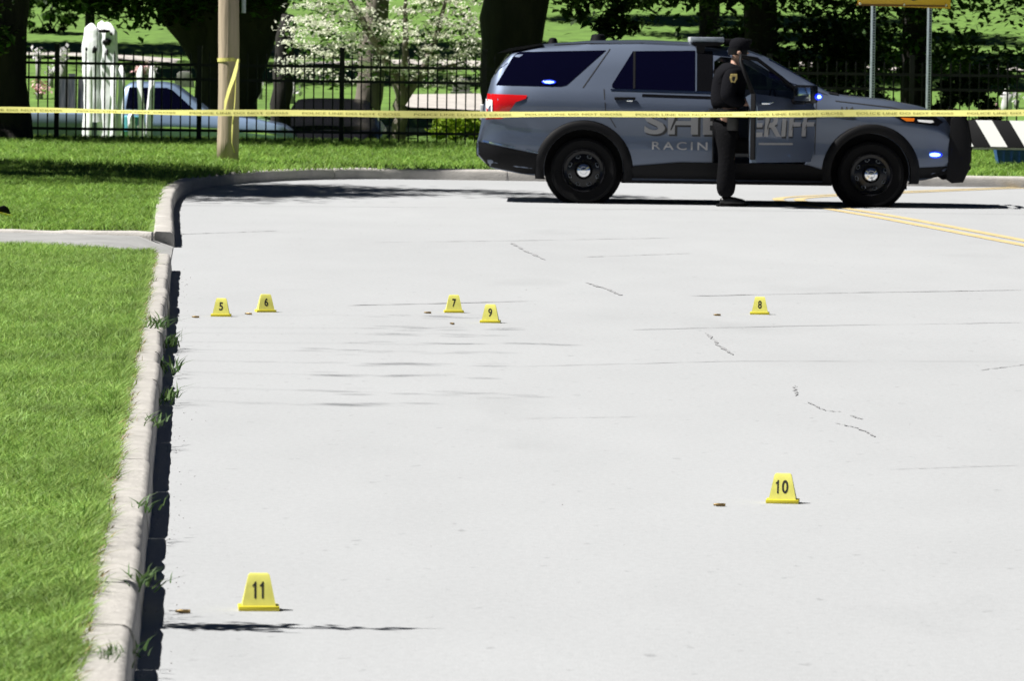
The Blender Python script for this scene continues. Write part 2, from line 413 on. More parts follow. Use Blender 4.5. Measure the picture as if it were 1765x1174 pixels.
# kerbs: cast stones laid end to end
def kerb_stone(P, n, h=.128, w=KW, rough=.006):
    prof = [(0.004, -.03), (0.0, .03), (-.004, h - .035), (-.014, h - .010), (-.035, h), (-w + .012, h + .004), (-w, h - .012), (-w, -.03)]
    v = []; f = []; m = len(prof); L = len(P); chip = [rnd.random() < .05 for _ in P]
    ph = [rnd.uniform(0, 6) for _ in range(8)]; smo = lambda i, k: math.sin(i * .55 + ph[0] + k * .4) + .6 * math.sin(i * 1.35 + ph[1] + k) + .35 * math.sin(i * 2.3 + ph[2] + 2 * k)
    for i, (p, q) in enumerate(zip(P, n)):
        e = .004 if i in (0, L - 1) else 0
        for k, (a, z) in enumerate(prof):
            j = 0 if k in (0, 7) else 1
            aa = -a + j * rough * (smo(i, 0) * .45 + rnd.gauss(0, .5)) + (e if k in (2, 3) else 0); zz = z + j * rough * (.5 * smo(i, k) + rnd.gauss(0, .3)) - (e if 2 < k < 7 else 0)
            if chip[i] and k in (2, 3): aa += .008; zz -= .004
            v.append((p.x + q.x * aa, p.y + q.y * aa, zz))
    for i in range(L - 1):
        for k in range(m - 1): f.append((i * m + k, i * m + k + 1, (i + 1) * m + k + 1, (i + 1) * m + k))
    f += [tuple(range(m)), tuple(range(L * m - 1, (L - 1) * m - 1, -1))]
    return mesh_py(v, f, smooth=True, ang=50)
kerb = bpy.data.objects.new('kerb', None); COL.objects.link(kerb); kerb['kind'] = 'structure'
def lay(line, cuts, **kw):
    s = [0]
    for a, b in zip(line[:-1], line[1:]): s.append(s[-1] + (b - a).length)
    X = [p.x for p in line]; Y = [p.y for p in line]; nrm = normals(line)
    NX = [n.x for n in nrm]; NY = [n.y for n in nrm]
    for a, b in zip(cuts[:-1], cuts[1:]):
        b = min(b, s[-1]) - .002
        if b - a < .1: continue
        q = np.linspace(a, b, max(3, int((b - a) / .11)))
        P = [Vector((np.interp(t, s, X), np.interp(t, s, Y), 0)) for t in q]
        Nn = [Vector((np.interp(t, s, NX), np.interp(t, s, NY), 0)).normalized() for t in q]
        off = rnd.uniform(-.008, .008); P = [p + w * off for p, w in zip(P, Nn)]
        put('kerb_stone', kerb_stone(P, Nn, **kw), MAT['kerb'], kerb)
s0 = NEARK[0].y
cuts = [y - s0 for y in (9, 11, 13.2, 15.55, 17.9, 19.6, 21.6, 24.2, 26.6, 28.0, 28.9, 29.6, 30.9, 32.6, 34.0, 34.9, 36.1, 37.5, 38.4, 39.7, 40.6, 41.7)]
lay(NEARK, cuts, rough=.0022)
lay(FARK, [0, 3.0, 6.1, 9.4, 12.0, 14.0, 16.1, 18.2, 20.3, 22.4, 24.6, 26.8, 29.0, 31.2, 33.4, 35.6, 37.8, 40, 42.2, 44.4, 46.6, 48.8, 51], rough=.0025)
drive_edge = [Vector((-5.2, 45.78, 0)), Vector((-4.0, 45.76, 0)), Vector((-2.90, 45.68, 0))]
lay(smooth_line(drive_edge, .3), [0, .9, 1.5, 2.4], h=.130, w=.13, rough=.008)

# ------------------------------------------------------------------ grass blades
def blades(n, pos, hgt, wid, lean, bias=(0, 0)):
    a = rng.uniform(0, 2 * PI, n); h = hgt * rng.uniform(.55, 1.25, n); w = wid * rng.uniform(.7, 1.3, n)
    lx = rng.normal(bias[0], lean, n) * h; ly = rng.normal(bias[1], lean, n) * h
    ca, sa = np.cos(a) * w / 2, np.sin(a) * w / 2
    V = np.zeros((n, 5, 3))
    V[:, 0] = pos + np.stack([ca, sa, 0 * h], 1); V[:, 1] = pos - np.stack([ca, sa, 0 * h], 1)
    mid = pos + np.stack([lx * .35, ly * .35, h * .6], 1)
    V[:, 2] = mid - np.stack([ca, sa, 0 * h], 1) * .8; V[:, 3] = mid + np.stack([ca, sa, 0 * h], 1) * .8
    V[:, 4] = pos + np.stack([lx, ly, h], 1)
    b = np.arange(n)[:, None] * 5
    F = np.concatenate([b + np.array([[0, 1, 2]]), b + np.array([[0, 2, 3]]), b + np.array([[3, 2, 4]])], 0)
    return V.reshape(-1, 3), F
def grass(name, n, pos, hgt, wid, lean, mat, bias=(0, 0)):
    V, F = blades(n, pos, hgt, wid, lean, bias)
    return put(name, mesh_np(V, F), mat, kind='stuff')
n = 250000
y = 12.0 + 30.7 * rng.random(n) ** 1.25
back = np.where(y < 41.7, -.948 - .0564 * (y - 14.28) - KW, np.interp(y, [41.7, 42.0, 42.3, 42.5, 42.7], [-2.66, -2.78, -3.0, -3.4, -6.0]))
s = rng.random(n) ** 1.15 * np.clip(1.0 + (y - 12) * .07, 0, 2.8)
edge = .03 * np.sin(y * 3.1) + .025 * np.sin(y * 7.7 + 1)
x = back + edge - s - .012
pos = np.stack([x, y, .118 + .012 * np.minimum(s, 2)], 1)
tuft = .85 + .3 * np.sin(x * 5 + np.sin(y * 2)) * np.sin(y * 1.7)
grass('lawn_grass', n, pos, .050 * tuft, .0056, .95, MAT['blade'], (.05, -.02))
n = 14000                                                                    # ragged fringe hanging over the kerb back
y = 12 + 29.6 * rng.random(n); k = .5 + .5 * np.sin(y * 4.3) * np.sin(y * 1.9 + .6)
x = -.948 - .0564 * (y - 14.28) - KW + rng.normal(-.016, .018, n) + .03 * k * rng.random(n)
grass('kerb_edge_grass', n, np.stack([x, y, np.full(n, .122)], 1), .04 + .025 * k, .006, .5, MAT['blade'], (.45, -.1))
n = 2600
y = 12 + 29.6 * rng.random(n); x = -.948 - .0564 * (y - 14.28) - KW + rng.normal(.015, .02, n)
grass('dry_edge_grass', n, np.stack([x, y, np.full(n, .124)], 1), .03, .006, .8, MAT['dry'], (.5, 0))
# farther lawn and verge behind the road
FX = np.array([p.x for p in FARK]); FY = np.array([p.y for p in FARK])
iA = int(np.argmin(FX))
def edge_x(y): return np.interp(y, FY[:iA + 8], FX[:iA + 8])
n = 120000
y = 45.85 + 20 * rng.random(n) ** 1.1; s = rng.random(n) * 5.5
ex = np.where(y < 62.5, np.interp(y, [46, 55.7, 58.7, 62.5], [-2.8, -3.3, -3.46, -3.5]), -3.5)
x = ex - KW - s + .02 * np.sin(y * 5)
grass('far_lawn_grass', n, np.stack([x, y, .115 + .0105 * np.minimum(s, 9) * np.clip((y - 46.4) / 3, 0, 1)], 1), .06, .011, .95, MAT['blade_far'])
n = 150000
x = -9.5 + 19.5 * rng.random(n); y = 62.3 + 17.4 * rng.random(n)
lim = np.interp(x, [-20, -3.55, -3.45, -3.2, -2.9, -2.34, -1.8, -.4, 30], [62.4, 62.4, 63, 64.9, 66.3, 67.5, 68.2, 68.6, 69.2]) + KW + .03
ok = y > lim; x, y, lim = x[ok], y[ok], lim[ok]; n = len(x)
grass('verge_grass', n, np.stack([x, y, .12 + .0105 * np.minimum(y - lim, 9.5)], 1), .07, .014, .95, MAT['blade_far'])
n = 420
y = 13 + 29 * rng.random(n) ** 1.2; x = -.948 - .0564 * (y - 14.28) + .015 + np.abs(rng.normal(0, .06, n)) + np.where(rng.random(n) < .12, rng.random(n) * 4, 0)
r = .0019 * rng.uniform(.5, 1.8, n); V = np.zeros((n, 6, 3)); c = np.stack([x, y, r * .7], 1)
for k, d in enumerate(((1, 0, 0), (0, 1, 0), (-1, 0, 0), (0, -1, 0), (0, 0, .8), (0, 0, -.8))): V[:, k] = c + np.array(d) * r[:, None] * rng.uniform(.7, 1.3, (n, 1))
F = np.arange(n)[:, None, None] * 6 + np.array([[0, 1, 4], [1, 2, 4], [2, 3, 4], [3, 0, 4], [1, 0, 5], [2, 1, 5], [3, 2, 5], [0, 3, 5]])
put('grit', mesh_np(V.reshape(-1, 3), F.reshape(-1, 3)), MAT['stone'], kind='stuff')
# weeds in the gutter
def weed(loc, n, size, label):
    n = int(n * 1.1); V, F = blades(n, np.stack([rng.normal(loc[0], size * .2, n), rng.normal(loc[1], size * 1.2, n), np.full(n, loc[2])], 1), size * .40, size * .075, .9, (.15, -.1))
    t = thing('weed', label, 'weed', loc, 0, 'weeds along the kerb')
    V = V - np.array(loc); put('leaf_tuft', mesh_np(V, F), MAT['weed'], t, kind='stuff')
for px, py, z, n, s, lb in [(240, 1010, .10, 26, .13, 'spiky green weed on the kerb left of the marker numbered eleven'),
                            (186, 1136, .12, 60, .07, 'low weed tuft in the kerb joint at the bottom edge'),
                            (232, 1132, .06, 18, .10, 'thin weed on the kerb face at the bottom edge'),
                            (250, 880, .11, 14, .12, 'long grass blades arching over the kerb left of the marker numbered ten'),
                            (262, 735, .10, 30, .13, 'weed in the kerb joint about halfway up the near kerb'),
                            (286, 690, .03, 34, .15, 'bushy weed in the gutter shadow, nearer of the two gutter weeds'),
                            (288, 640, .03, 34, .16, 'bushy weed in the gutter shadow, middle of the near kerb'),
                            (290, 598, .03, 30, .17, 'weed in the gutter just below the marker numbered five'),
                            (270, 566, .12, 40, .16, 'brown green weed across the kerb top nearest the marker numbered five')]:
    p = at(px, py, z); weed((p.x, p.y, z), n, s, lb)

# ------------------------------------------------------------------ trees
def leaves(centers, size, flat=.5):
    n = len(centers); a = rng.uniform(0, 2 * PI, n); t = rng.normal(0, flat, n); t2 = rng.normal(0, flat, n)
    s = size * rng.uniform(.6, 1.35, n)
    ax = np.stack([np.cos(a), np.sin(a), np.tan(np.clip(t, -1.2, 1.2))], 1); ax /= np.linalg.norm(ax, axis=1)[:, None]
    up = np.stack([t2 * .7, t * .7, np.ones(n)], 1); bx = np.cross(up, ax); bx /= np.linalg.norm(bx, axis=1)[:, None]
    A = ax * s[:, None] * .5; B = bx * s[:, None] * .3
    V = np.zeros((n, 4, 3)); V[:, 0] = centers - A; V[:, 1] = centers + B - A * .1; V[:, 2] = centers + A; V[:, 3] = centers - B - A * .1
    V[:, 2, 2] -= s * .12
    F = np.arange(n)[:, None] * 4 + np.array([[0, 1, 2, 3]])
    return V.reshape(-1, 3), F
def crown_pts(n, c, r, clumps, sig, shell=.6, low=None):
    u = rng.normal(size=(clumps, 3)); u /= np.linalg.norm(u, axis=1)[:, None]
    cc = np.array(c) + u * np.array(r) * (rng.random((clumps, 1)) ** (1 / 3)) ** shell
    P = cc[rng.integers(0, clumps, n)] + rng.normal(size=(n, 3)) * sig * np.array([1, 1, .55])
    if low is not None: P = P[P[:, 2] > low + .35 * np.sin(P[:, 0] * 2.3 + P[:, 1]) * np.sin(P[:, 0] * .9)]
    return P
def trunk_mesh(lines, n=14):
    b = MB()
    for pts, rad in lines:
        q = np.linspace(0, 1, 14); k = np.linspace(0, 1, len(pts))
        P = [Vector([float(np.interp(t, k, [p[i] for p in pts])) for i in range(3)]) for t in q]
        P = [p + Vector((rnd.gauss(0, .03), rnd.gauss(0, .03), 0)) * min(1, 4 * rad[0]) for p in P]
        R = [float(np.interp(t, k, rad)) * rnd.uniform(.94, 1.06) for t in q]
        b.tube(P, R, n)
    return b.mesh(smooth=True)
def tree(label, base, lines, crowns, leafmat='leaf', bark='bark', leaf=.15, dens=1.5, group='trees behind the fence', name='tree'):
    """lines/crowns relative to base"""
    t = thing(name, label, 'tree', base, 0, group)
    put('trunk', trunk_mesh(lines), MAT[bark], t)
    VV = []; FF = []; b = 0
    for (n, c, r, cl, sg, low) in crowns:
        P = crown_pts(int(n * dens), c, r, cl, sg, low=(None if low is None else low - base[2]))
        V, F = leaves(P, leaf); VV.append(V); FF.append(F + b); b += len(V)
    if VV: put('crown', mesh_np(np.concatenate(VV), np.concatenate(FF)), MAT[leafmat], t, kind='stuff')
    return t
def gz(x, y): return hz(x, y) if y > 80 else .22
def tb(px, d): 
    x = (px - 882.5) / FPX * d; return (x, d, gz(x, d) - .05)
def simple_lines(r, h, lean=(0, 0), limbs=4, flare=1.35):
    L = [([(0, 0, 0), (lean[0] * .06, lean[1] * .06, .35), (lean[0] * .5, lean[1] * .5, h * .55), (lean[0], lean[1], h)], [r * flare, r, r * .85, r * .45])]
    for k in range(limbs):
        a = 2 * PI * k / limbs + rnd.random(); z = h * rnd.uniform(.45, .75)
        bx, by = lean[0] * z / h, lean[1] * z / h
        L.append(([(bx, by, z), (bx + math.cos(a) * h * .18, by + math.sin(a) * h * .18, z + h * .16), (bx + math.cos(a) * h * .42, by + math.sin(a) * h * .42, z + h * .34)], [r * .4, r * .26, r * .08]))
    return L
# left edge, in front of the fence
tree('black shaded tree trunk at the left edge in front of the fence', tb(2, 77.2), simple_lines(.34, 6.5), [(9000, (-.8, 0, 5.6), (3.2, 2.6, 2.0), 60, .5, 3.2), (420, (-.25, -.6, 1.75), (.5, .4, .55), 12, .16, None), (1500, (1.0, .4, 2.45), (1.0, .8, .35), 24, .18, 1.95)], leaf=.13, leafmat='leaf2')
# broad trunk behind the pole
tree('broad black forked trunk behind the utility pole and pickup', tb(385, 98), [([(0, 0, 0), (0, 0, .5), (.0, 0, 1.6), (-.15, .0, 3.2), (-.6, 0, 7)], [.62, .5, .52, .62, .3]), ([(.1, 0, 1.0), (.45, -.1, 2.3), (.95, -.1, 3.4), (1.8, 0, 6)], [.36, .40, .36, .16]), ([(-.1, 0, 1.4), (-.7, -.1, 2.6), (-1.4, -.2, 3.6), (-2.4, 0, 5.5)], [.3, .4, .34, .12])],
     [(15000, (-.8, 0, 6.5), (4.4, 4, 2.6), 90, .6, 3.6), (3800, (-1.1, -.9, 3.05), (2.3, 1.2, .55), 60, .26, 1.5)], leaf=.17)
t = thing('tree', 'cut-off bark trunk standing right of the broad black trunk', 'tree', tb(481, 88), 0, 'trees behind the fence')
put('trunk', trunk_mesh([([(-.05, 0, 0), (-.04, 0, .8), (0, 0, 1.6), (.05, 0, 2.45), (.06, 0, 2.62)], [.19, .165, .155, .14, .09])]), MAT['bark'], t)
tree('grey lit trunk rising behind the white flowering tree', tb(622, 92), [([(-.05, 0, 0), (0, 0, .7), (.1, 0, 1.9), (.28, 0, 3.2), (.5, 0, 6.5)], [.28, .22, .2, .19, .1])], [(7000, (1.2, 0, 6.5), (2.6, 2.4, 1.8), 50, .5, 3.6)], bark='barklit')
# white flowering tree
def dogwood():
    base = tb(668, 84.7); base = (base[0], base[1], hz(base[0], base[1]) - .05)
    t = thing('flowering_tree', 'small tree covered in white blossom left of the large black trunk', 'tree', base)
    put('trunk', trunk_mesh([([(0, 0, 0), (.09, 0, .55), (.15, 0, 1.25), (.12, 0, 1.7)], [.15, .12, .10, .09]), ([(.12, 0, 1.6), (-.12, 0, 2.0), (-.4, -.1, 2.5), (-.8, 0, 3.1)], [.08, .07, .05, .02]),
                             ([(.14, 0, 1.3), (.45, .1, 1.75), (.62, .1, 2.2), (.85, 0, 3.0)], [.075, .06, .05, .02]), ([(.13, 0, 1.5), (.22, -.2, 2.1), (.2, -.2, 3.0)], [.06, .05, .02]), ([(.4, .1, 1.7), (.75, 0, 1.85), (1.1, -.1, 1.95)], [.04, .03, .01])], 10), MAT['barklit'], t)
    P = []; G = []
    for k in range(300):                                                   # flat sprays of blossom in tiers
        x = rnd.uniform(-1.55, 1.35); y = rnd.uniform(-1.3, 1.0); z = rnd.uniform(1.5, 3.4) + .12 * abs(x)
        if z < 1.8 and rnd.random() < .5: z += .7
        m = rnd.randint(24, 46); w = rnd.uniform(.06, .16)
        P.append(np.stack([rng.normal(x, w, m), rng.normal(y, w, m), rng.normal(z, .022, m)], 1))
        m = rnd.randint(4, 10); G.append(np.stack([rng.normal(x, w, m), rng.normal(y, w, m), rng.normal(z - .07, .04, m)], 1))
    V, F = leaves(np.concatenate(P), .062, .5); put('blossom', mesh_np(V, F), MAT['blossom'], t, kind='stuff')
    V, F = leaves(np.concatenate(G), .10, .4); put('crown', mesh_np(V, F), MAT['leaf2'], t, kind='stuff')
dogwood()
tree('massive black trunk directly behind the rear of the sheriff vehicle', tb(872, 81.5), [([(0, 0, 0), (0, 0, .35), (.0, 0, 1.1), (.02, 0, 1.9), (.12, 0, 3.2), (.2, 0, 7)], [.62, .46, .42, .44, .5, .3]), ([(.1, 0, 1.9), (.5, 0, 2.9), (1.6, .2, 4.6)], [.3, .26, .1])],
     [(15000, (1.2, .2, 6.3), (3.8, 3.6, 2.4), 90, .6, 3.4), (900, (1.6, 2.2, 2.55), (1.6, .8, .25), 20, .22, 2.1), (3600, (-2.5, -.25, 5.1), (1.3, .55, 1.3), 26, .28, 3.0), (5200, (2.0, .6, 2.72), (2.1, 1.0, .36), 50, .2, 2.12), (260, (1.35, .2, 2.06), (.4, .3, .22), 8, .1, 1.75)], leaf=.16)  # includes an unseen leaf clump at left, added to shade the trunk
tree('slim dark trunk on the hill above the vehicle light bar', tb(1215, 121), simple_lines(.24, 7), [(9000, (0, 0, 6.2), (3.6, 3.2, 2.2), 60, .6, 3.4)], leaf=.2)
tree('dark leafy tree rising behind the windshield of the sheriff vehicle', tb(1300, 86), simple_lines(.26, 6.5), [(16000, (.2, .4, 5.0), (3.4, 3.0, 3.0), 110, .5, 1.75), (3000, (.6, .8, 1.95), (1.3, 1, .7), 30, .25, .75)], leaf=.14)
tree('mid green leafy tree behind the yellow sign', tb(1570, 90), simple_lines(.22, 6.5), [(13000, (.6, .4, 5.0), (3.4, 3.0, 2.7), 90, .5, 2.0), (2600, (.1, .6, 2.1), (1.5, 1.0, .6), 30, .24, 1.1)], leaf=.14, leafmat='leaf2')
tree('thin trunk on the hill behind the white draped figure', tb(147, 122), simple_lines(.11, 6, limbs=3), [(8000, (0, 0, 5.5), (3.2, 3, 2.2), 60, .5, 3.0), (1200, (-.4, -.8, 2.7), (1.3, .8, .5), 18, .25, 2.0)], leaf=.17)
# trees whose shade falls on the hill and the road; hill ones added for it
for lb, px, d, r, cr, cz, n in [('added shade tree on the hill, left of the frame', -420, 100, .4, 4.2, 6.6, 12000), ('added shade tree on the hill, right of the frame', 2150, 104, .4, 4.2, 6.4, 10000),
                                ('added shade tree high on the hill behind the blossom', 560, 170, .35, 4.5, 8.0, 9000), ('added shade tree high on the hill behind the roof of the vehicle', 1020, 175, .35, 4.5, 8.2, 9000),
                                ('added shade tree high on the hill at the right', 1900, 165, .35, 4.8, 8.0, 9000)]:
    tree(lb, tb(px, d), simple_lines(r, cz), [(n, (0, 0, cz), (cr, cr, 2.6), 70, .6, hill_z(d) + 3.0)], leaf=.22, group='added shade trees on the hill')
for lb, px, d, cx, cz, n in [('added shade tree up the slope directly behind the broad black trunk', 388, 129, 0, 6.4, 9000), ('added shade tree up the slope directly behind the massive black trunk', 872, 129.5, 0, 6.4, 9000), ('added shade tree up the slope behind the windshield', 1300, 129, 0, 6.4, 9000),
                             ('added shade tree up the slope beyond the left edge', -130, 128.5, 0, 6.4, 9000), ('added shade tree high on the slope behind the roof of the vehicle', 1290, 136, -2.6, 6.6, 9000), ('second added shade tree high on the slope behind the massive black trunk', 874, 142, .8, 7, 9000), ('nearer added shade tree beyond the left edge', -90, 104, 0, 6.0, 9000), ('added shade tree low on the slope behind the broad black trunk', 395, 106, 0, 6.2, 9000),
                             ('added shade tree low on the slope behind the massive black trunk', 868, 104, .5, 6.2, 9000), ('added shade tree at mid slope behind the broad black trunk', 382, 120, -1.5, 6.2, 8000), ('added shade tree at mid slope behind the massive black trunk', 876, 120, -1.0, 6.2, 8000)]:
    b_ = tb(px, d)  # trunks hidden, crowns out of view: added for shade bands on the slope
    tree(lb, b_, simple_lines(.22, cz), [(n, (cx, 0, cz), (4.4, 2.1, 1.8), 80, .55, b_[2] + 3.4)], leaf=.24, group='added shade trees on the hill')
for k, (x, y) in enumerate([(13, 79), (17, 74), (22, 70), (15, 88), (24, 78), (30, 66), (38, 60)]):  # unseen trees added to darken reflections in the open door
    b_ = (x, y, .1)
    tree(('nearest', 'second', 'third', 'fourth', 'fifth', 'sixth', 'farthest')[k] + ' of the added unseen dark trees along the road beyond the right edge', b_, simple_lines(.3, 6), [(5000, (0, 0, 4.0), (3.4, 3.0, 3.6), 80, .6, .5)], leaf=.34, group='added unseen trees beyond the right edge')
for k, (x, y) in enumerate([(-34, -30), (-24, -38), (-13, -44), (-3, -47), (8, -46), (19, -42), (30, -36), (41, -26)]):  # unseen trees added to darken what the vehicle side reflects
    tree(('first', 'second', 'third', 'fourth', 'fifth', 'sixth', 'seventh', 'eighth')[k] + ' from the left of the added unseen trees behind the viewer', (x, y, -.05), simple_lines(.4, 9), [(3200, (0, 0, 6.5), (6.0, 4.0, 5.6), 80, .9, .8)], leaf=.7, group='street trees behind the viewer')
tree('street tree on the lawn left of the frame, shading the kerb bend', (-10.4, 61.6, .15), simple_lines(.25, 7), [(17000, (.3, .3, 6.2), (4.2, 4.6, 2.0), 110, .5, 3.6), (1500, (4.6, .5, 6.4), (2.6, 2.0, .5), 22, .25, 4.5)], leaf=.16, group='street trees on the lawn')
# off to the left: a tree whose long bare twigs streak the road, and a slim sapling by the near kerb
twigs = [([(0, 0, 0), (.1, 0, 5), (.3, 0, 9.5), (.2, 0, 14)], [.26, .2, .15, .07])]
sprays = []
for k in range(9):
    yy = -4.2 + 1.02 * k + rnd.uniform(-.3, .3); ex = 6.75 + rnd.uniform(-.35, .35)
    twigs.append(([(.3, 0, 10.5), (2.2, yy * .5, 12.4), (4.6, yy * .85, 13.3), (ex, yy, 13.4)], [.05, .014, .006, .003]))
    m = 15; sprays.append(np.stack([ex + rng.normal(.3, .30, m), yy + rng.normal(0, .12, m), 13.4 + rng.normal(0, .05, m)], 1))
lt_ = tree('tall street tree with leafy twig ends over the lawn, left of the frame', (-16.6, 30.6, .12), twigs, [(8000, (-1.8, 0, 13.6), (2.6, 2.8, 1.8), 60, .4, 10.6)], leaf=.14, group='street trees on the lawn')
V, F = leaves(np.concatenate(sprays), .10, .4); put('leaf_spray', mesh_np(V, F), MAT['leaf2'], lt_, kind='stuff')
sap = thing('sapling', 'slim leaning sapling beside the near kerb, left of the frame', 'sapling', (-1.86, 16.62, .12))
put('stem', trunk_mesh([([(0, 0, 0), (.02, -.02, .6), (.05, .03, 1.2), (.04, -.01, 1.8), (.06, .02, 2.25)], [.014, .014, .014, .011, .003]), ([(.04, .02, 1.1), (-.02, .06, 1.35), (-.03, .1, 1.6)], [.009, .008, .003]), ([(.05, .02, 1.3), (.0, -.1, 1.55), (.0, -.14, 1.75)], [.009, .008, .003])], 8), MAT['bark'], sap)
P = np.concatenate([rng.normal((.03, .0, 1.32), (.04, .05, .13), (70, 3)), rng.normal((.0, .05, 1.55), (.04, .05, .16), (50, 3)), rng.normal((.04, .0, 1.9), (.02, .03, .16), (12, 3))])
V, F = leaves(P, .07); put('leaf_spray', mesh_np(V, F), MAT['leaf2'], sap, kind='stuff')

def bush(label, loc, r, n, mat, leaf, name='bush'):
    t = thing(name, label, 'bush', loc)
    put('stem', MB().tube([(0, 0, -.05), (.02, 0, r[2] * .8)], [.03, .015], 6).tube([(0, 0, 0), (r[0] * .4, 0, r[2])], [.02, .008], 6).tube([(0, 0, 0), (-r[0] * .4, .1, r[2])], [.02, .008], 6).mesh(), MAT['bark'], t)
    P = crown_pts(n, (0, 0, r[2]), r, 46, .06, .35); P = P[P[:, 2] > .02]
    V, F = leaves(P, leaf, .7); put('foliage', mesh_np(V, F), MAT[mat], t, kind='stuff')
p = atd(792, 246, 80.6); bush('bright lime green bush behind the fence beside the vehicle rear', (p.x, 80.6, .15), (.34, .3, .24), 2600, 'lime', .06)
p = atd(1655, 190, 82.2); bush('rounded dark green bush behind the fence right of the sign post', (p.x, 82.2, -.1), (.55, .5, .68), 6000, 'leaf', .08)
p = atd(1480, 190, 83); bush('dark bush behind the fence above the vehicle hood', (p.x, 83.4, -.3), (.6, .5, .75), 5000, 'leaf', .08)
p = atd(85, 40, 134); bush('leafy bush high on the hill at upper left', (p.x, 134, hz(p.x, 134)), (.75, .6, .5), 2200, 'leaf2', .14)

# ------------------------------------------------------------------ metal fence
FY0, FZ = 78.0, .20
fence = thing('metal_fence', 'black metal picket fence along the back of the grass verge', 'fence', (0, FY0, FZ))
x0, x1 = -8.2, 9.8
pk = MB(); pk.box((0, 0, .62), (.019, .019, 1.20)); pk.add([(-.0095, -.0095, 1.22), (.0095, -.0095, 1.22), (.0095, .0095, 1.22), (-.0095, .0095, 1.22), (0, 0, 1.27)], [(0, 1, 4), (1, 2, 4), (2, 3, 4), (3, 0, 4)])
pk = pk.mesh('picket'); pk.materials.append(MAT['fence'])
po = MB().box((0, 0, .64), (.064, .064, 1.36)).box((0, 0, 1.335), (.078, .078, .03)).mesh('post'); po.materials.append(MAT['fence'])
posts = [-6.26 + 1.945 * k for k in range(-1, 9)]
for X in posts: put('post', po, None, fence, loc=(X, 0, 0))
k = 0; X = x0
while X < x1:
    if min(abs(X - q) for q in posts) > .055: put('picket', pk, None, fence, loc=(X, 0, 0))
    X += .1297
for z in (1.085, .885, .19): MB().box(((x0 + x1) / 2, 0, z), (x1 - x0, .034, .038)).build('rail', MAT['fence'], fence)

# ------------------------------------------------------------------ utility pole with tape
pb = at(392, 276, .2)
pole = thing('utility_pole', 'weathered wooden utility pole on the verge with yellow tape tied round it', 'utility pole', (pb.x, pb.y, .12))
b = MB(); zz = np.linspace(0, 9, 30); b.tube([(0.008 * math.sin(z * 2), 0, z) for z in zz], [.131 - .004 * z + .0015 * math.sin(z * 5) for z in zz], 20)
b.build('shaft', MAT['pole'], pole, smooth=True)
MB().box((.175, .02, 3.2), (.05, .03, 2.7)).build('conduit', MAT['galv'], pole, bevel=.006)
tp = thing('tied_tape', 'yellow tape knotted round the utility pole with a long hanging tail', 'tape', (pb.x, pb.y, .12))
q = atd(395, 102, pb.y - .13); zl = q.z - .12
v = []; f = []
for k in range(25):
    w = 2 * PI * k / 24; r = .134
    zc = zl + .008 * math.cos(w) - (.02 if math.cos(w) > .7 else 0)
    v += [(r * math.cos(w), r * math.sin(w), zc - .022), (r * math.cos(w), r * math.sin(w), zc + .022)]
f = [(2 * k, 2 * k + 1, 2 * k + 3, 2 * k + 2) for k in range(24)]
put('loop', mesh_py(v, f), MAT['tape'], tp)
def ribbon(pts, ws, yaw):
    v = []; f = []
    for (p, w, a) in zip(pts, ws, yaw):
        d = Vector((math.cos(a), math.sin(a), 0)) * w / 2; p = Vector(p); v += [p - d, p + d]
    return mesh_py(v, [(2 * i, 2 * i + 1, 2 * i + 3, 2 * i + 2) for i in range(len(pts) - 1)], smooth=True)
yt = -.155
put('tail', ribbon([(.12, yt + .03, zl + .01), (.10, yt, zl - .1), (.07, yt - .02, zl - .22), (.02, yt - .015, zl - .36), (-.02, yt, zl - .5), (-.035, yt + .005, zl - .62)], [.02, .05, .072, .07, .05, .03], [-.5, -.6, -.8, -.9, -.7, -1.0]), MAT['tape'], tp)
put('tail', ribbon([(.10, yt + .05, zl), (.085, yt + .03, zl - .5), (.06, yt + .02, zl - .8), (.05, yt + .03, zl - 1.0), (.09, yt + .045, zl - 1.12)], [.012, .022, .02, .028, .02], [-.6, -.9, -.5, -.8, -.6]), MAT['tape'], tp)

# ------------------------------------------------------------------ text helper
def text_mesh(s, size=1.0, off=0.0, ext=0.0, spacing=1.0):
    cu = bpy.data.curves.new('t', 'FONT'); cu.body = s; cu.size = size; cu.offset = off; cu.extrude = ext; cu.resolution_u = 4
    cu.space_character = spacing; cu.align_x = 'LEFT'
    o = bpy.data.objects.new('t', cu); COL.objects.link(o)
    me = evaluated(o); bpy.data.curves.remove(cu); return me
def fit_text(s, w, h, off=0.0, spacing=1.0):
    """text mesh scaled to exactly w x h, lower-left at 0,0 ; x right, y up"""
    me = text_mesh(s, 1.0, off, 0, spacing)
    co = np.zeros(len(me.vertices) * 3); me.vertices.foreach_get('co', co); co = co.reshape(-1, 3)
    mn, mx = co.min(0), co.max(0)
    co[:, 0] = (co[:, 0] - mn[0]) / (mx[0] - mn[0]) * w; co[:, 1] = (co[:, 1] - mn[1]) / (mx[1] - mn[1]) * h
    me.vertices.foreach_set('co', co.ravel()); me.update(); return me

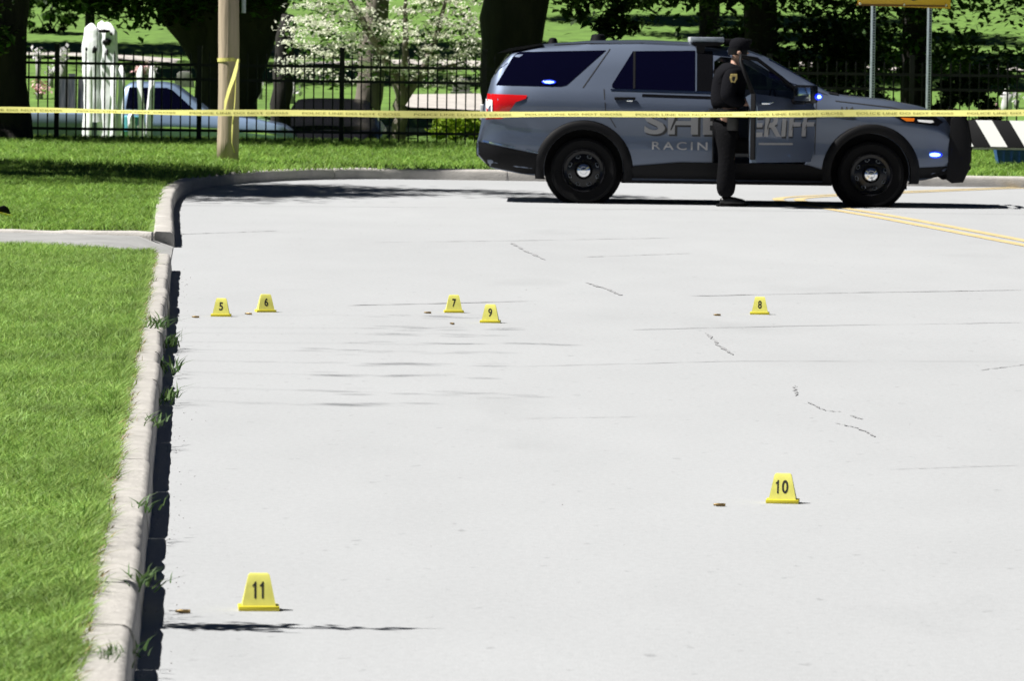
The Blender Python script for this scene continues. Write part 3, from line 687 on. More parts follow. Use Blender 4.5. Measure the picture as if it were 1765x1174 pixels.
# ------------------------------------------------------------------ car shells
class Shell:
    def __init__(s, top, bot, belt, wid, wr=.70, hw=.88, tum=.93, railk=.84):
        s.c = dict(top=top, bot=bot, belt=belt, wid=wid); s.wr = wr; s.hw = hw; s.tum = tum; s.railk = railk
        s.x0 = top[0][0]; s.x1 = top[-1][0]
    def val(s, k, x):
        p = s.c[k]; X = [a for a, b in p]; Z = [b for a, b in p]
        if k == 'top': q = (-.03, 0, .03)
        else: q = (-.07, -.03, 0, .03, .07)
        return float(np.mean([np.interp(min(max(x + d, X[0]), X[-1]), X, Z) for d in q]))
    def section(s, x):
        top, bot, belt, w = (s.val(k, x) for k in ('top', 'bot', 'belt', 'wid'))
        belt = min(belt, top - .012); h = belt - bot; g = min(1, max(0, (top - belt) / .42))
        wr = s.hw * w * (1 - g) + min(s.wr, .95 * w) * g
        zr = belt + (top - belt) * s.railk
        wb = w * (s.tum * g + (1 - g) * (s.tum - .01))
        return [(0, bot), (.86 * w, bot), (.955 * w, bot + .08 * h), (.988 * w, bot + .22 * h), (.984 * w, bot + .38 * h), (.978 * w, bot + .52 * h), (.985 * w, bot + .68 * h), (1.0 * w, bot + .79 * h), (.992 * w, bot + .87 * h), (wb, belt),
                (wb * .5 + wr * .5 + .006, belt * .5 + zr * .5), (wr, zr), (wr * .93, zr + (top - zr) * .55), (wr * .75, zr + (top - zr) * .82), (wr * .4, zr + (top - zr) * .96), (0, top)]
    def y(s, x, z):
        sec = s.section(min(max(x, s.x0 + .01), s.x1 - .01))
        Z = [p[1] for p in sec[1:]]; Y = [p[0] for p in sec[1:]]
        return float(np.interp(z, Z, Y))
    def mesh(s, step=.07):
        X = list(np.arange(s.x0, s.x1, step)) + [s.x1]
        X = sorted(set([round(a, 4) for a in X] + [round(s.x0 + .02, 4), round(s.x1 - .02, 4)]))
        v = []; f = []
        for x in X:
            sec = s.section(x); half = [(p[0], p[1]) for p in sec]
            ring = [(x, -a, z) for a, z in half] + [(x, a, z) for a, z in reversed(half[1:-1])]
            v += ring
        m = len(ring)
        for i in range(len(X) - 1):
            for k in range(m): k2 = (k + 1) % m; f.append((i * m + k, i * m + k2, (i + 1) * m + k2, (i + 1) * m + k))
        f += [tuple(range(m)), tuple(range(len(v) - 1, len(v) - m - 1, -1))]
        return mesh_py(v, f)
    def panel(s, poly, off=.004, side=-1, cut=.08):
        """polygon in x,z laid on the side surface"""
        bm = bmesh.new(); bm.faces.new([bm.verts.new((x, 0, z)) for x, z in poly])
        xs = [p[0] for p in poly]; zs = [p[1] for p in poly]
        for a in np.arange(min(xs) + cut, max(xs), cut): bmesh.ops.bisect_plane(bm, geom=bm.verts[:] + bm.edges[:] + bm.faces[:], plane_co=(a, 0, 0), plane_no=(1, 0, 0))
        for a in np.arange(min(zs) + cut * .6, max(zs), cut * .6): bmesh.ops.bisect_plane(bm, geom=bm.verts[:] + bm.edges[:] + bm.faces[:], plane_co=(0, 0, a), plane_no=(0, 0, 1))
        for q in bm.verts: q.co.y = side * (s.y(q.co.x, q.co.z) + off)
        bmesh.ops.recalc_face_normals(bm, faces=bm.faces)
        me = bpy.data.meshes.new('panel'); bm.to_mesh(me); bm.free()
        for p in me.polygons: p.use_smooth = True
        return me
    def line(s, pts, w=.012, off=.003, side=-1):
        P = []
        for a, b in zip(pts[:-1], pts[1:]):
            n = max(2, int(math.hypot(b[0] - a[0], b[1] - a[1]) / .06))
            P += [(a[0] + (b[0] - a[0]) * k / n, a[1] + (b[1] - a[1]) * k / n) for k in range(n)]
        P.append(pts[-1]); v = []
        for i, p in enumerate(P):
            t = Vector(P[min(i + 1, len(P) - 1)]) - Vector(P[max(i - 1, 0)]); t.normalize(); n = (-t.y * w / 2, t.x * w / 2)
            for sg in (1, -1):
                x, z = p[0] + sg * n[0], p[1] + sg * n[1]; v.append((x, side * (s.y(x, z) + off), z))
        return mesh_py(v, [(2 * i, 2 * i + 1, 2 * i + 3, 2 * i + 2) for i in range(len(P) - 1)])
    def lay_text(s, me, x, z, off=.004, side=-1):
        for q in me.vertices:
            X, Z = x + q.co.x, z + q.co.y; q.co = (X, side * (s.y(X, Z) + off), Z)
        me.update(); return me
def boolean_cut(me, cutters):
    o = bpy.data.objects.new('tmp', me); COL.objects.link(o); cs = []
    for c in cutters:
        co = bpy.data.objects.new('cut', c); COL.objects.link(co); cs.append(co)
        md = o.modifiers.new('b', 'BOOLEAN'); md.object = co; md.operation = 'DIFFERENCE'; md.solver = 'EXACT'
    r = evaluated(o)
    for c in cs: bpy.data.objects.remove(c)
    return r
def shade(me, ang=35):
    for p in me.polygons: p.use_smooth = True
    me.set_sharp_from_angle(angle=math.radians(ang)); return me
def wheel_parts(R, W, parent_name='wheel'):
    ty = MB().lathe([(R * .62, W / 2 - .02), (R * .66, W / 2), (R * .90, W / 2 + .004), (R * .975, W / 2 - .018), (R, W / 2 - .05), (R, -W / 2 + .05), (R * .975, -W / 2 + .018), (R * .9, -W / 2), (R * .62, -W / 2 + .02), (R * .62, W / 2 - .02)], n=56)
    ri = MB().lathe([(R * .655, -W / 2 + .004), (R * .64, -W / 2 - .006), (R * .61, -W / 2 + .004), (R * .59, -W / 2 + .035), (R * .50, -W / 2 + .045), (R * .38, -W / 2 + .028), (R * .27, -W / 2 + .022), (R * .22, -W / 2 + .04), (0, -W / 2 + .045)], n=48)
    hu = MB().lathe([(R * .20, -W / 2 + .03), (R * .205, -W / 2 - .012), (R * .19, -W / 2 - .028), (R * .12, -W / 2 - .036), (R * .115, -W / 2 - .031), (R * .06, -W / 2 - .040), (0, -W / 2 - .043)], n=32)
    ve = MB()
    for k in range(8):
        a = 2 * PI * (k + .5) / 8; c = Vector((math.cos(a) * R * .44, -W / 2 + .030, math.sin(a) * R * .44)); t = Vector((-math.sin(a), 0, math.cos(a))); q = Vector((math.cos(a), 0, math.sin(a)))
        pts = [c + t * (math.cos(w) * R * .075) + q * (math.sin(w) * R * .05) for w in np.linspace(0, 2 * PI, 10, endpoint=False)]
        ve.add(pts + [p + Vector((0, -.008, 0)) - (p - c) * .25 for p in pts], [(i, (i + 1) % 10, (i + 1) % 10 + 10, i + 10) for i in range(10)])
    return ty.mesh('tyre', ang=40), ri.mesh('rim', ang=40), hu.mesh('hub_cap', ang=40), ve.mesh('rim_vent', ang=40)

# ------------------------------------------------------------------ sheriff vehicle
S = Shell(top=[(-1.12, .60), (-1.09, .70), (-1.06, .98), (-1.03, 1.20), (-.93, 1.38), (-.79, 1.58), (-.5, 1.655), (.05, 1.705), (.6, 1.72), (1.15, 1.705), (1.7, 1.635), (1.92, 1.56), (2.56, 1.195), (2.75, 1.165), (3.2, 1.125), (3.55, 1.06), (3.76, .97), (3.87, .84), (3.92, .66)],
          bot=[(-1.12, .52), (-1.02, .36), (-.6, .29), (0, .25), (3.2, .25), (3.6, .29), (3.8, .36), (3.92, .5)],
          belt=[(-1.12, .58), (-1.06, .93), (-1.0, 1.13), (-.9, 1.19), (-.3, 1.20), (.4, 1.185), (1.3, 1.165), (2.4, 1.10), (2.7, 1.075), (3.2, 1.03), (3.55, .97), (3.8, .88), (3.92, .62)],
          wid=[(-1.12, .78), (-1.05, .88), (-.9, .945), (-.5, .98), (0, .99), (2.9, .99), (3.3, .975), (3.6, .90), (3.8, .80), (3.92, .66)], wr=.70)
RAX = (1003 - 882.5) / FPX * 59.65
suv = thing('sheriff_vehicle', 'steel blue sheriff sport utility vehicle parked across the road with its front door open', 'police car', (RAX, 60.62, 0), math.radians(-.4))
WX, WZ, AR = (0.0, 3.0), .347, .425
def cyl(x, y0, y1, r=AR, n=40):
    return MB().prism([(x + r * math.cos(2 * PI * k / n), WZ + .01 + r * math.sin(2 * PI * k / n)) for k in range(n)], y0, y1).mesh()
cut = [cyl(x, a, b) for x in WX for a, b in ((-1.2, -.62), (.62, 1.2))]
cut.append(MB().prism([(1.35, .40), (1.35, 1.50), (1.42, 1.555), (1.72, 1.53), (2.36, 1.17), (2.395, 1.10), (2.38, .55), (2.30, .40)], -1.25, .66).mesh())
cut.append(MB().prism([(1.40, 1.20), (1.40, 1.50), (1.70, 1.485), (2.22, 1.20)], .60, 1.3).mesh())
body = put('body', shade(boolean_cut(S.mesh(), cut), 32), MAT['paintcar'], suv)
# wells and floor are dark inside
for x in WX: MB().prism([(x + (AR - .012) * math.cos(2 * PI * k / 40), WZ + .01 + (AR - .012) * math.sin(2 * PI * k / 40)) for k in range(40)], -.66, -.625).build('wheel_well', MAT['black'], suv)
MB().box((1.5, 0, .262), (2.2, 1.62, .09)).build('underbody', MAT['black'], suv)
# windows
def win(poly, name='window', mat='tint', off=.004, side=-1, parent=None): return put(name, S.panel(poly, off, side), MAT[mat], parent or suv)
for sd in (-1, 1):
    win([(-.93, 1.225), (-.76, 1.52), (-.70, 1.575), (.22, 1.605), (.20, 1.59), (-.19, 1.235), (-.25, 1.22)], side=sd)
    w = win([(.285, 1.25), (.50, 1.60), (1.15, 1.615), (1.15, 1.195), (.33, 1.205), (.285, 1.22)], side=sd)
    put('divider', S.line([(.515, 1.21), (.515, 1.60)], .022, .008, sd), MAT['black'], w)
    win([(1.175, 1.195), (1.175, 1.612), (1.335, 1.61), (1.335, 1.19)], 'pillar_trim', 'blackgloss', .005, side=sd)
    put('window_trim', S.line([(.27, 1.195), (1.34, 1.178)], .018, .007, sd), MAT['chrome'], suv)
    put('pillar_edge', S.line([(1.163, 1.20), (1.163, 1.61)], .014, .008, sd), MAT['paintcar'], suv)
    put('panel_gap', S.line([(-.02, 1.21), (.26, 1.62)], .010, .003, sd), MAT['decalk'], suv)
    put('panel_gap', S.line([(.20, 1.2), (.22, .98), (.33, .80)], .010, .003, sd), MAT['decalk'], suv)
    put('panel_gap', S.line([(1.343, 1.19), (1.343, .45)], .012, .003, sd), MAT['decalk'], suv)
    put('panel_gap', S.line([(2.42, 1.10), (2.41, .55)], .010, .003, sd), MAT['decalk'], suv)
    # black lower mouldings
    put('bumper_cladding', S.panel([(-1.10, .63), (-.45, .505), (-.42, .30), (-.62, .30), (-1.0, .37), (-1.105, .50)], .008, sd), MAT['black'], suv)
    put('bumper_strip', S.line([(-1.06, .64), (-.72, .575)], .014, .012, sd), MAT['chrome'], suv)
    put('bumper_strip', S.line([(-.60, .55), (-.44, .515)], .014, .012, sd), MAT['chrome'], suv)
    put('sill', S.panel([(.45, .27), (.52, .40), (1.0, .445), (2.3, .445), (2.52, .38), (2.56, .27)], .018, sd), MAT['black'], suv)
    put('front_cladding', S.panel([(3.42, .30), (3.46, .42), (3.86, .44), (3.84, .37), (3.7, .32)], .01, sd), MAT['black'], suv)
    # lamps
    tl = put('taillight', S.panel([(-1.02, 1.135), (-.60, 1.125), (-.615, 1.09), (-.72, 1.05), (-.80, .93), (-.86, .875), (-1.03, .865)], .010, sd), MAT['red'], suv)
    put('lens', S.panel([(-1.035, 1.08), (-.965, 1.07), (-.965, .89), (-1.03, .88)], .016, sd), MAT['lensw'], tl)
    hl = put('headlight', S.panel([(3.22, .965), (3.68, .955), (3.76, .90), (3.70, .86), (3.34, .90)], .008, sd), MAT['blackgloss'], suv)
    put('indicator', S.panel([(3.30, .945), (3.45, .94), (3.44, .908), (3.36, .908)], .014, sd), MAT['amber'], hl)
    put('lens', S.panel([(3.48, .925), (3.64, .92), (3.66, .90), (3.62, .89), (3.49, .905)], .014, sd), MAT['lensw'], hl)
# wheel arch mouldings
def arch(x, sd):
    v = []; f = []; R2 = .515; n = 40
    prof = [(AR - .005, -.14), (AR - .005, .022), (AR + .03, .030), (R2 - .02, .022), (R2, .004), (R2, -.03)]
    for k in range(n + 1):
        a = -.30 + (PI + .60) * k / n
        for r, o in prof:
            X, Z = x + r * math.cos(a), WZ + .01 + r * math.sin(a)
            v.append((X, sd * (S.y(X, max(Z, S.val('bot', X) + .1)) + o), max(Z, .25)))
    m = len(prof)
    for k in range(n):
        for i in range(m - 1): f.append((k * m + i, k * m + i + 1, (k + 1) * m + i + 1, (k + 1) * m + i))
    return mesh_py(v, f, ang=40)
for x in WX:
    for sd in (-1, 1): put('wheel_arch', arch(x, sd), MAT['black'], suv)
ty, ri, hu, ve = wheel_parts(.347, .245)
for me, mt in ((ty, 'rubber'), (ri, 'blackgloss'), (hu, 'chrome'), (ve, 'galv')): me.materials.clear(); me.materials.append(MAT[mt])
for x in WX:
    for sd in (-1, 1):
        w = put('wheel', ty, None, suv, loc=(x, sd * .865, WZ), rot=(0, .3 * x, 0 if sd < 0 else PI))
        put('rim', ri, None, w); put('hub_cap', hu, None, w); put('rim_vent', ve, None, w, kind='stuff')
# roof, spoiler, light bar, aerials
MB().prism([(-.80, 1.575), (-.93, 1.555), (-.80, 1.61), (-.45, 1.668), (-.45, 1.65)], -.66, .66).build('spoiler', MAT['blackgloss'], suv, ang=30)
for sd in (-1, 1):
    put('roof_seam', S.line([(-.7, 1.628), (0, 1.672), (.6, 1.685), (1.2, 1.668), (1.7, 1.60)], .012, .004, sd), MAT['black'], suv)
lb = MB()
lb.box((1.28, 0, 1.718), (.34, 1.24, .085)); lb.build('light_bar', MAT['blackgloss'], suv, bevel=.02)
lbp = suv.children[-1]
for yy in (-.60, -.3, 0, .3, .6): MB().box((1.28, yy, 1.730), (.355, .22 if abs(yy) < .5 else .12, .055)).build('lens', MAT['galv'] if abs(yy) > .5 else MAT['lensw'], lbp, bevel=.016)
MB().box((1.58, -.5, 1.715), (.34, .16, .055)).build('arm', MAT['black'], lbp, bevel=.014)
for sd in (-1, 1): MB().prism([(1.12, 1.70), (1.43, 1.70), (1.42, 1.672), (1.26, 1.66), (1.245, 1.59), (1.165, 1.59), (1.165, 1.66)], sd * .69 - .03, sd * .69 + .03).build('bracket', MAT['black'], lbp)
for x, z, w in ((.14, 1.728, .16), (-.34, 1.684, .10)): MB().lathe([(w / 2 + .01, -.04), (w / 2, .0), (w / 2 - .01, .035), (w / 2 - .03, .045), (0, .047)], (x, .15, z - .0), 'z', 20).build('aerial_puck', MAT['black'], suv, ang=40)
# door handle, rear door
hd = MB().box((.42, -.985, 1.105), (.22, .03, .03)).build('handle', MAT['black'], suv, bevel=.01)
MB().box((.47, -1.002, 1.085), (.06, .012, .022)).build('handle_insert', MAT['chrome'], hd, bevel=.004)
put('crease_shadow_line', S.line([(.60, 1.14), (1.33, 1.125)], .03, .003), MAT['blackgloss'], suv); suv.children[-1].name = 'crease_shade_strip'  # dark strip painted in as the shadow along the door crease
# front fascia: grille, bumper face, windshield
v = []
MB().box((3.90, 0, .70), (.05, 1.0, .26)).build('grille', MAT['blackgloss'], suv, bevel=.02)
MB().box((3.885, 0, .44), (.06, 1.15, .14)).build('bumper_intake', MAT['black'], suv, bevel=.02)
MB().box((3.35, -.55, .245), (.10, .10, .12)).box((3.28, .2, .25), (.3, .6, .06)).build('skid_bracket', MAT['black'], suv)
def top_panel(x0, x1, wk, off, n=8, m=10, both=True):
    v = []; f = []
    for i in range(n + 1):
        x = x0 + (x1 - x0) * i / n; sec = S.section(x); ys = [p[0] for p in sec[10:]][::-1]; zs = [p[1] for p in sec[10:]][::-1]
        wmax = ys[-1] * wk
        for k in range(m + 1):
            y = -wmax + 2 * wmax * k / m; v.append((x, y, float(np.interp(abs(y), ys, zs)) + off))
    for i in range(n):
        for k in range(m): f.append((i * (m + 1) + k, i * (m + 1) + k + 1, (i + 2 - 1) * (m + 1) + k + 1, (i + 1) * (m + 1) + k))
    return mesh_py(v, f, smooth=True)
put('windshield', top_panel(1.93, 2.54, .97, .006), MAT['tint'], suv)
put('rear_window', top_panel(-.94, -.81, .92, .006, 5), MAT['tint'], suv)
put('wiper_cowl', top_panel(2.55, 2.66, .95, .010, 3), MAT['black'], suv)
for sd in (-1, 1):
    put('hood_seam', S.line([(2.62, 1.11), (3.2, 1.05), (3.66, .955)], .010, .004, sd), MAT['decalk'], suv)
# rear face pieces: number plate, rear lights seen from behind
MB().box((-1.085, 0, .93), (.03, .36, .16)).build('number_plate', MAT['white'], suv, bevel=.004)
MB().box((-1.10, 0, .56), (.06, 1.5, .18)).build('rear_bumper', MAT['black'], suv, bevel=.03)
# lettering along the doors
def lettering(s, x, z, w, h, off, mat, dz=0.0):
    a = S.lay_text(fit_text(s, w, h, off, 1.0), x, z, dz)
    b = a.copy(); out = []
    for me, lo in ((a, True), (b, False)):
        bm = bmesh.new(); bm.from_mesh(me)
        bmesh.ops.bisect_plane(bm, geom=bm.verts[:] + bm.edges[:] + bm.faces[:], plane_co=(1.337 if lo else 1.352, 0, 0), plane_no=(1, 0, 0), clear_outer=lo, clear_inner=not lo)
        bm.to_mesh(me); bm.free(); out.append(me)
    return out
# lower strip keeps to the side of the vehicle; the rest swings with the door
L1 = lettering('SHERIFF', .625, .735, 1.735, .245, .024, 'decal', .007)
L2 = lettering('SHERIFF', .640, .715, 1.745, .250, .036, 'decalk', .004)
lt = put('lettering', L1[0], MAT['decal'], suv); put('letter_shadow', L2[0], MAT['decalk'], suv)
put('county_lettering', S.lay_text(fit_text('RACIN', .58, .085, .012, 1.35), .71, .575, .005), MAT['decal'], suv)
# emblem marks on the front fender
em = MB()
for k in range(3):
    em.prism([(2.58 + .05 * k, .985 - .03 * k), (2.80 + .02 * k, .985 - .03 * k), (2.76 + .02 * k, .970 - .03 * k), (2.56 + .05 * k, .970 - .03 * k)], -.988, -.984)
em.build('fender_emblem', MAT['decalk'], suv)
put('fender_badge', S.lay_text(fit_text('114', .13, .05, .02), 2.68, 1.00, .006), MAT['decalk'], suv)
# lit blue lamps
def lamp(loc, d, parent, nm='blue_lamp'):
    o = MB().lathe([(.0, -d[1]), (.55, -d[1] * .8), (.95, -d[1] * .3), (1, 0)], (0, 0, 0), 'y', 20).build(nm, MAT['bluecore'], parent, smooth=True, loc=loc)
    for q in o.data.vertices: q.co.x *= d[0] / 2; q.co.z *= d[2] / 2
    MB().lathe([(1.0, -.012), (1.3, -.008), (1.38, .012)], (0, 0, 0), 'y', 20).build('halo_ring', MAT['blue'], o, smooth=True)  # glowing ring stands in for the blue halo around the lamp
    for q in o.children[-1].data.vertices: q.co.x *= d[0] / 2; q.co.z *= d[2] / 2 * 1.3
    return o
lamp((-.375, -S.y(-.375, 1.265) - .012, 1.265), (.11, .02, .026), suv)
lamp((3.67, -S.y(3.67, .56) - .012, .56), (.12, .03, .040), suv)
# push bumper
pbm = MB()
for yy in (-.42, .42): pbm.prism([(3.90, .36), (3.93, .30), (4.02, .30), (4.075, .48), (4.085, .70), (4.05, .90), (3.98, 1.02), (3.90, 1.05), (3.87, .95)], yy - .03, yy + .03)
for z, xx in ((.42, 4.05), (.62, 4.06), (.95, 4.0)): pbm.tube([(xx, -.42, z), (xx, .42, z)], .035, 10)
pbu = pbm.build('push_bumper', MAT['black'], suv, ang=40)
for sd in (-1, 1):
    MB().prism([(3.80, .30), (3.86, .26), (3.98, .27), (4.04, .40), (4.055, .62), (4.03, .82), (3.97, .95), (3.90, .99), (3.84, .93), (3.82, .60)], sd * .74 - .02, sd * .74 + .02).build('wing', MAT['black'], pbu, bevel=.01)
    MB().tube([(4.02, sd * .42, .62), (4.02, sd * .74, .62)], .03, 8).tube([(3.97, sd * .42, .9), (3.96, sd * .74, .9)], .03, 8).tube([(4.0, sd * .42, .4), (3.99, sd * .74, .38)], .03, 8).build('wing_bar', MAT['black'], pbu)
# cabin seen through the open doorway
MB().box((1.72, -.42, .62), (.52, .5, .16)).build('seat', MAT['black'], suv, bevel=.04)
MB().box((1.50, -.42, .98), (.14, .48, .68), Matrix.Rotation(-.22, 3, 'Y')).box((1.40, -.42, 1.38), (.10, .26, .16)).build('seat_back', MAT['black'], suv, bevel=.03)
MB().box((2.22, -.1, .95), (.28, 1.3, .26)).build('dashboard', MAT['black'], suv, bevel=.05)
put('window', S.panel([(1.40, 1.20), (1.40, 1.50), (1.70, 1.485), (2.22, 1.20)], -.02, 1), MAT['clear'], suv)
MB().lathe([(.185, 0), (.19, .012), (.185, .024), (.176, .012), (.185, 0)], (0, 0, 0), 'y', 24).build('steering_wheel', MAT['black'], suv, loc=(2.02, .38, 1.04), rot=(0, 0, 1.35))
# ---- open front door: hinged at its front edge
HX, HY = 2.405, -.965
door = bpy.data.objects.new('door', None); COL.objects.link(door); door.parent = suv
bm0 = S.panel([(1.36, .47), (1.355, 1.185), (2.395, 1.10), (2.385, .60), (2.32, .47)], .004)
bmx = bmesh.new(); bmx.from_mesh(bm0)
for fc in bmx.faces: fc.normal_update()
bmesh.ops.solidify(bmx, geom=bmx.faces[:], thickness=.09)
bmx.to_mesh(bm0); bmx.free(); shade(bm0, 30)
dp = []
def dput(nm, me, mat, parent=None):
    for q in me.vertices: q.co.x -= HX; q.co.y -= HY
    me.update(); return put(nm, me, MAT[mat], parent)
panel = dput('door', bm0, 'paintcar', suv); bpy.data.objects.remove(door); door = panel
door.location = (HX, HY, 0); door.rotation_euler = (0, 0, math.radians(52)); door['label'] = 'open front door swung out toward the camera'
fr = MB()
def fpt(x, z): return (x, -S.y(x, z) + .0, z)
fr.tube([fpt(1.375, 1.17), fpt(1.375, 1.50), fpt(1.42, 1.565), fpt(1.72, 1.535), fpt(2.05, 1.35), fpt(2.35, 1.13)], .022, 6)
dput('window_frame', fr.mesh(smooth=True), 'black', door)
dput('window', S.panel([(1.38, 1.18), (1.39, 1.54), (1.70, 1.52), (2.32, 1.13)], -.012), 'clear', door)
dput('lettering', L1[1], 'decal', door); dput('letter_shadow', L2[1], 'decalk', door)
dput('door_strip', S.line([(1.40, .665), (2.0, .66)], .02, .006), 'decal', door)
dput('handle', MB().box((1.52, -.985, 1.085), (.20, .03, .03)).mesh(bevel=.01), 'chrome', door)
dput('edge_dark_cover', MB().box((1.350, -.935, .84), (.016, .055, .68)).mesh(bevel=.004), 'black', door)  # black strip added over the sunlit rear edge to darken it
dput('inner_trim', MB().box((1.85, -.865, .83), (.92, .035, .62)).box((1.80, -.825, .95), (.6, .06, .07)).mesh(bevel=.012), 'black', door)
mi = dput('mirror', MB().box((2.02, -1.12, 1.18), (.11, .25, .19)).box((2.06, -1.0, 1.10), (.08, .16, .06)).mesh(bevel=.03), 'blackgloss', door)
mg = dput('mirror_glass', MB().box((1.961, -1.12, 1.18), (.010, .20, .14)).mesh(bevel=.003), 'chrome', door)
lm = lamp((2.06 - HX, -1.255 - HY, 1.155), (.085, .02, .04), door)

# ------------------------------------------------------------------ people
def skin_mesh(verts, edges, radii, root=0, sub=2):
    me = bpy.data.meshes.new('skin'); me.from_pydata([Vector(v) for v in verts], edges, []); me.update()
    o = bpy.data.objects.new('skin', me); COL.objects.link(o)
    md = o.modifiers.new('s', 'SKIN'); md.use_smooth_shade = True
    sv = me.skin_vertices[0].data
    for i, r in enumerate(radii):
        sv[i].radius = r if isinstance(r, tuple) else (r, r); sv[i].use_root = (i == root)
    sb = o.modifiers.new('u', 'SUBSURF'); sb.levels = sub; sb.render_levels = sub
    return evaluated(o)
op = Vector((atd(1252, 345, 59.3).x, 59.42, 0))
off = thing('person', 'officer in black cap and dark uniform standing in the open vehicle doorway', 'person', op, math.radians(6))
# body (skin): head, neck, trunk, arms, legs as one surface
V = [(0, 0, .96), (.0, 0, 1.15), (.025, 0, 1.33), (.065, 0, 1.455), (.095, 0, 1.53), (.115, 0, 1.60), (.115, 0, 1.67),
     (.03, -.17, 1.40), (-.035, -.225, 1.13), (.165, -.13, 1.075), (.235, -.085, 1.085), (.03, .17, 1.40), (-.02, .225, 1.13), (.175, .12, 1.09), (.24, .07, 1.10),
     (0, -.09, .90), (.015, -.105, .50), (-.02, -.11, .10), (0, .09, .90), (.05, .10, .50), (.03, .10, .10)]
E = [(0, 1), (1, 2), (2, 3), (3, 4), (4, 5), (5, 6), (2, 7), (7, 8), (8, 9), (9, 10), (2, 11), (11, 12), (12, 13), (13, 14), (0, 15), (15, 16), (16, 17), (0, 18), (18, 19), (19, 20)]
R = [.11, .115, .125, .06, .058, .085, .085, .062, .046, .032, .035, .062, .046, .032, .035, .085, .06, .045, .085, .06, .045]
put('body', skin_mesh(V, E, R), MAT['skin'], off)
V2 = [(0, 0, .98), (-.01, 0, 1.12), (.02, 0, 1.30), (.045, 0, 1.425), (.065, 0, 1.47), (.025, -.185, 1.395), (-.045, -.245, 1.13), (.155, -.135, 1.075), (.025, .185, 1.395), (-.03, .24, 1.13), (.165, .125, 1.09)]
E2 = [(0, 1), (1, 2), (2, 3), (3, 4), (3, 5), (5, 6), (6, 7), (3, 8), (8, 9), (9, 10)]
R2 = [(.185, .185), (.188, .190), (.198, .205), (.145, .145), (.085, .085), .105, .092, .070, .105, .092, .070]
put('jacket', skin_mesh(V2, E2, R2), MAT['uniform'], off)
V3 = [(0, 0, 1.0), (0, 0, .92), (0, -.095, .84), (.015, -.11, .50), (-.02, -.115, .28), (-.02, -.115, .075), (0, .095, .84), (.05, .10, .50), (.03, .105, .28), (.03, .105, .075)]
E3 = [(0, 1), (1, 2), (2, 3), (3, 4), (4, 5), (1, 6), (6, 7), (7, 8), (8, 9)]
put('trousers', skin_mesh(V3, E3, [.182, .192, .150, .122, .110, .112, .150, .122, .110, .112]), MAT['trouser'], off)
for sy, sx in ((-.115, -.02), (.105, .03)):
    put('shoe', skin_mesh([(sx - .07, sy, .055), (sx + .02, sy, .055), (sx + .12, sy, .042), (sx + .20, sy, .035)], [(0, 1), (1, 2), (2, 3)], [(.05, .05), (.055, .055), (.05, .042), (.042, .034)]), MAT['leather'], off)
    MB().box((sx + .06, sy, .012), (.31, .10, .022)).build('shoe_sole', MAT['rubber'], off, bevel=.008)
cap = MB().lathe([(.104, -.03), (.108, .0), (.104, .045), (.085, .08), (.05, .098), (0, .103)], (.115, 0, 1.655), 'z', 24).build('cap', MAT['uniform'], off, smooth=True)
MB().prism([(.19, 1.638), (.30, 1.622), (.305, 1.628), (.19, 1.650)], -.075, .075).build('peak', MAT['uniform'], cap, bevel=.004)
MB().lathe([(.100, -.07), (.103, -.03), (.104, .0)], (.098, 0, 1.645), 'z', 24).build('hair', MAT['black'], off, smooth=True)
bm = bmesh.new(); bm.from_mesh(off.children[-1].data); bmesh.ops.delete(bm, geom=[q for q in bm.verts if q.co.x > .088], context='VERTS'); bm.to_mesh(off.children[-1].data); bm.free()
MB().lathe([(0, .012), (.018, .008), (.026, -.002), (.02, -.012), (0, -.014)], (.10, -.092, 1.60), 'y', 12).build('ear', MAT['skin'], off, smooth=True)
MB().add([(.19, -.018, 1.585), (.19, .018, 1.585), (.19, 0, 1.635), (.222, 0, 1.588)], [(0, 1, 2), (0, 3, 2), (1, 3, 2), (0, 1, 3)]).build('nose', MAT['skin'], off, smooth=True)
MB().box((.193, -.035, 1.632), (.012, .024, .008)).box((.193, .035, 1.632), (.012, .024, .008)).build('eye', MAT['ink'], off)
MB().box((.192, 0, 1.556), (.012, .05, .008)).build('mouth', MAT['cherry'], off)
b = MB(); b.lathe([(.196, -.028), (.201, 0), (.196, .028)], (0, 0, .985), 'z', 28)
belt = b.build('belt', MAT['leather'], off, smooth=True)
for q in belt.data.vertices: q.co.y *= 1.13
MB().box((.03, -.20, .90), (.12, .05, .22)).build('holster', MAT['leather'], belt, bevel=.015)
MB().box((-.10, -.15, .97), (.05, .06, .10)).box((.12, -.14, .97), (.05, .05, .07)).build('pouch', MAT['leather'], belt, bevel=.01)
pt = MB().prism([(-.032, .052), (.032, .052), (.04, .01), (.022, -.038), (0, -.052), (-.022, -.038), (-.04, .01)], -.006, .0).build('shoulder_patch', MAT['gold'], off, loc=(.015, -.300, 1.33), rot=(.30, 0, .12))
MB().prism([(-.016, .026), (.016, .026), (.016, -.012), (0, -.028), (-.016, -.012)], -.009, -.006).build('patch_emblem', MAT['ink'], pt)
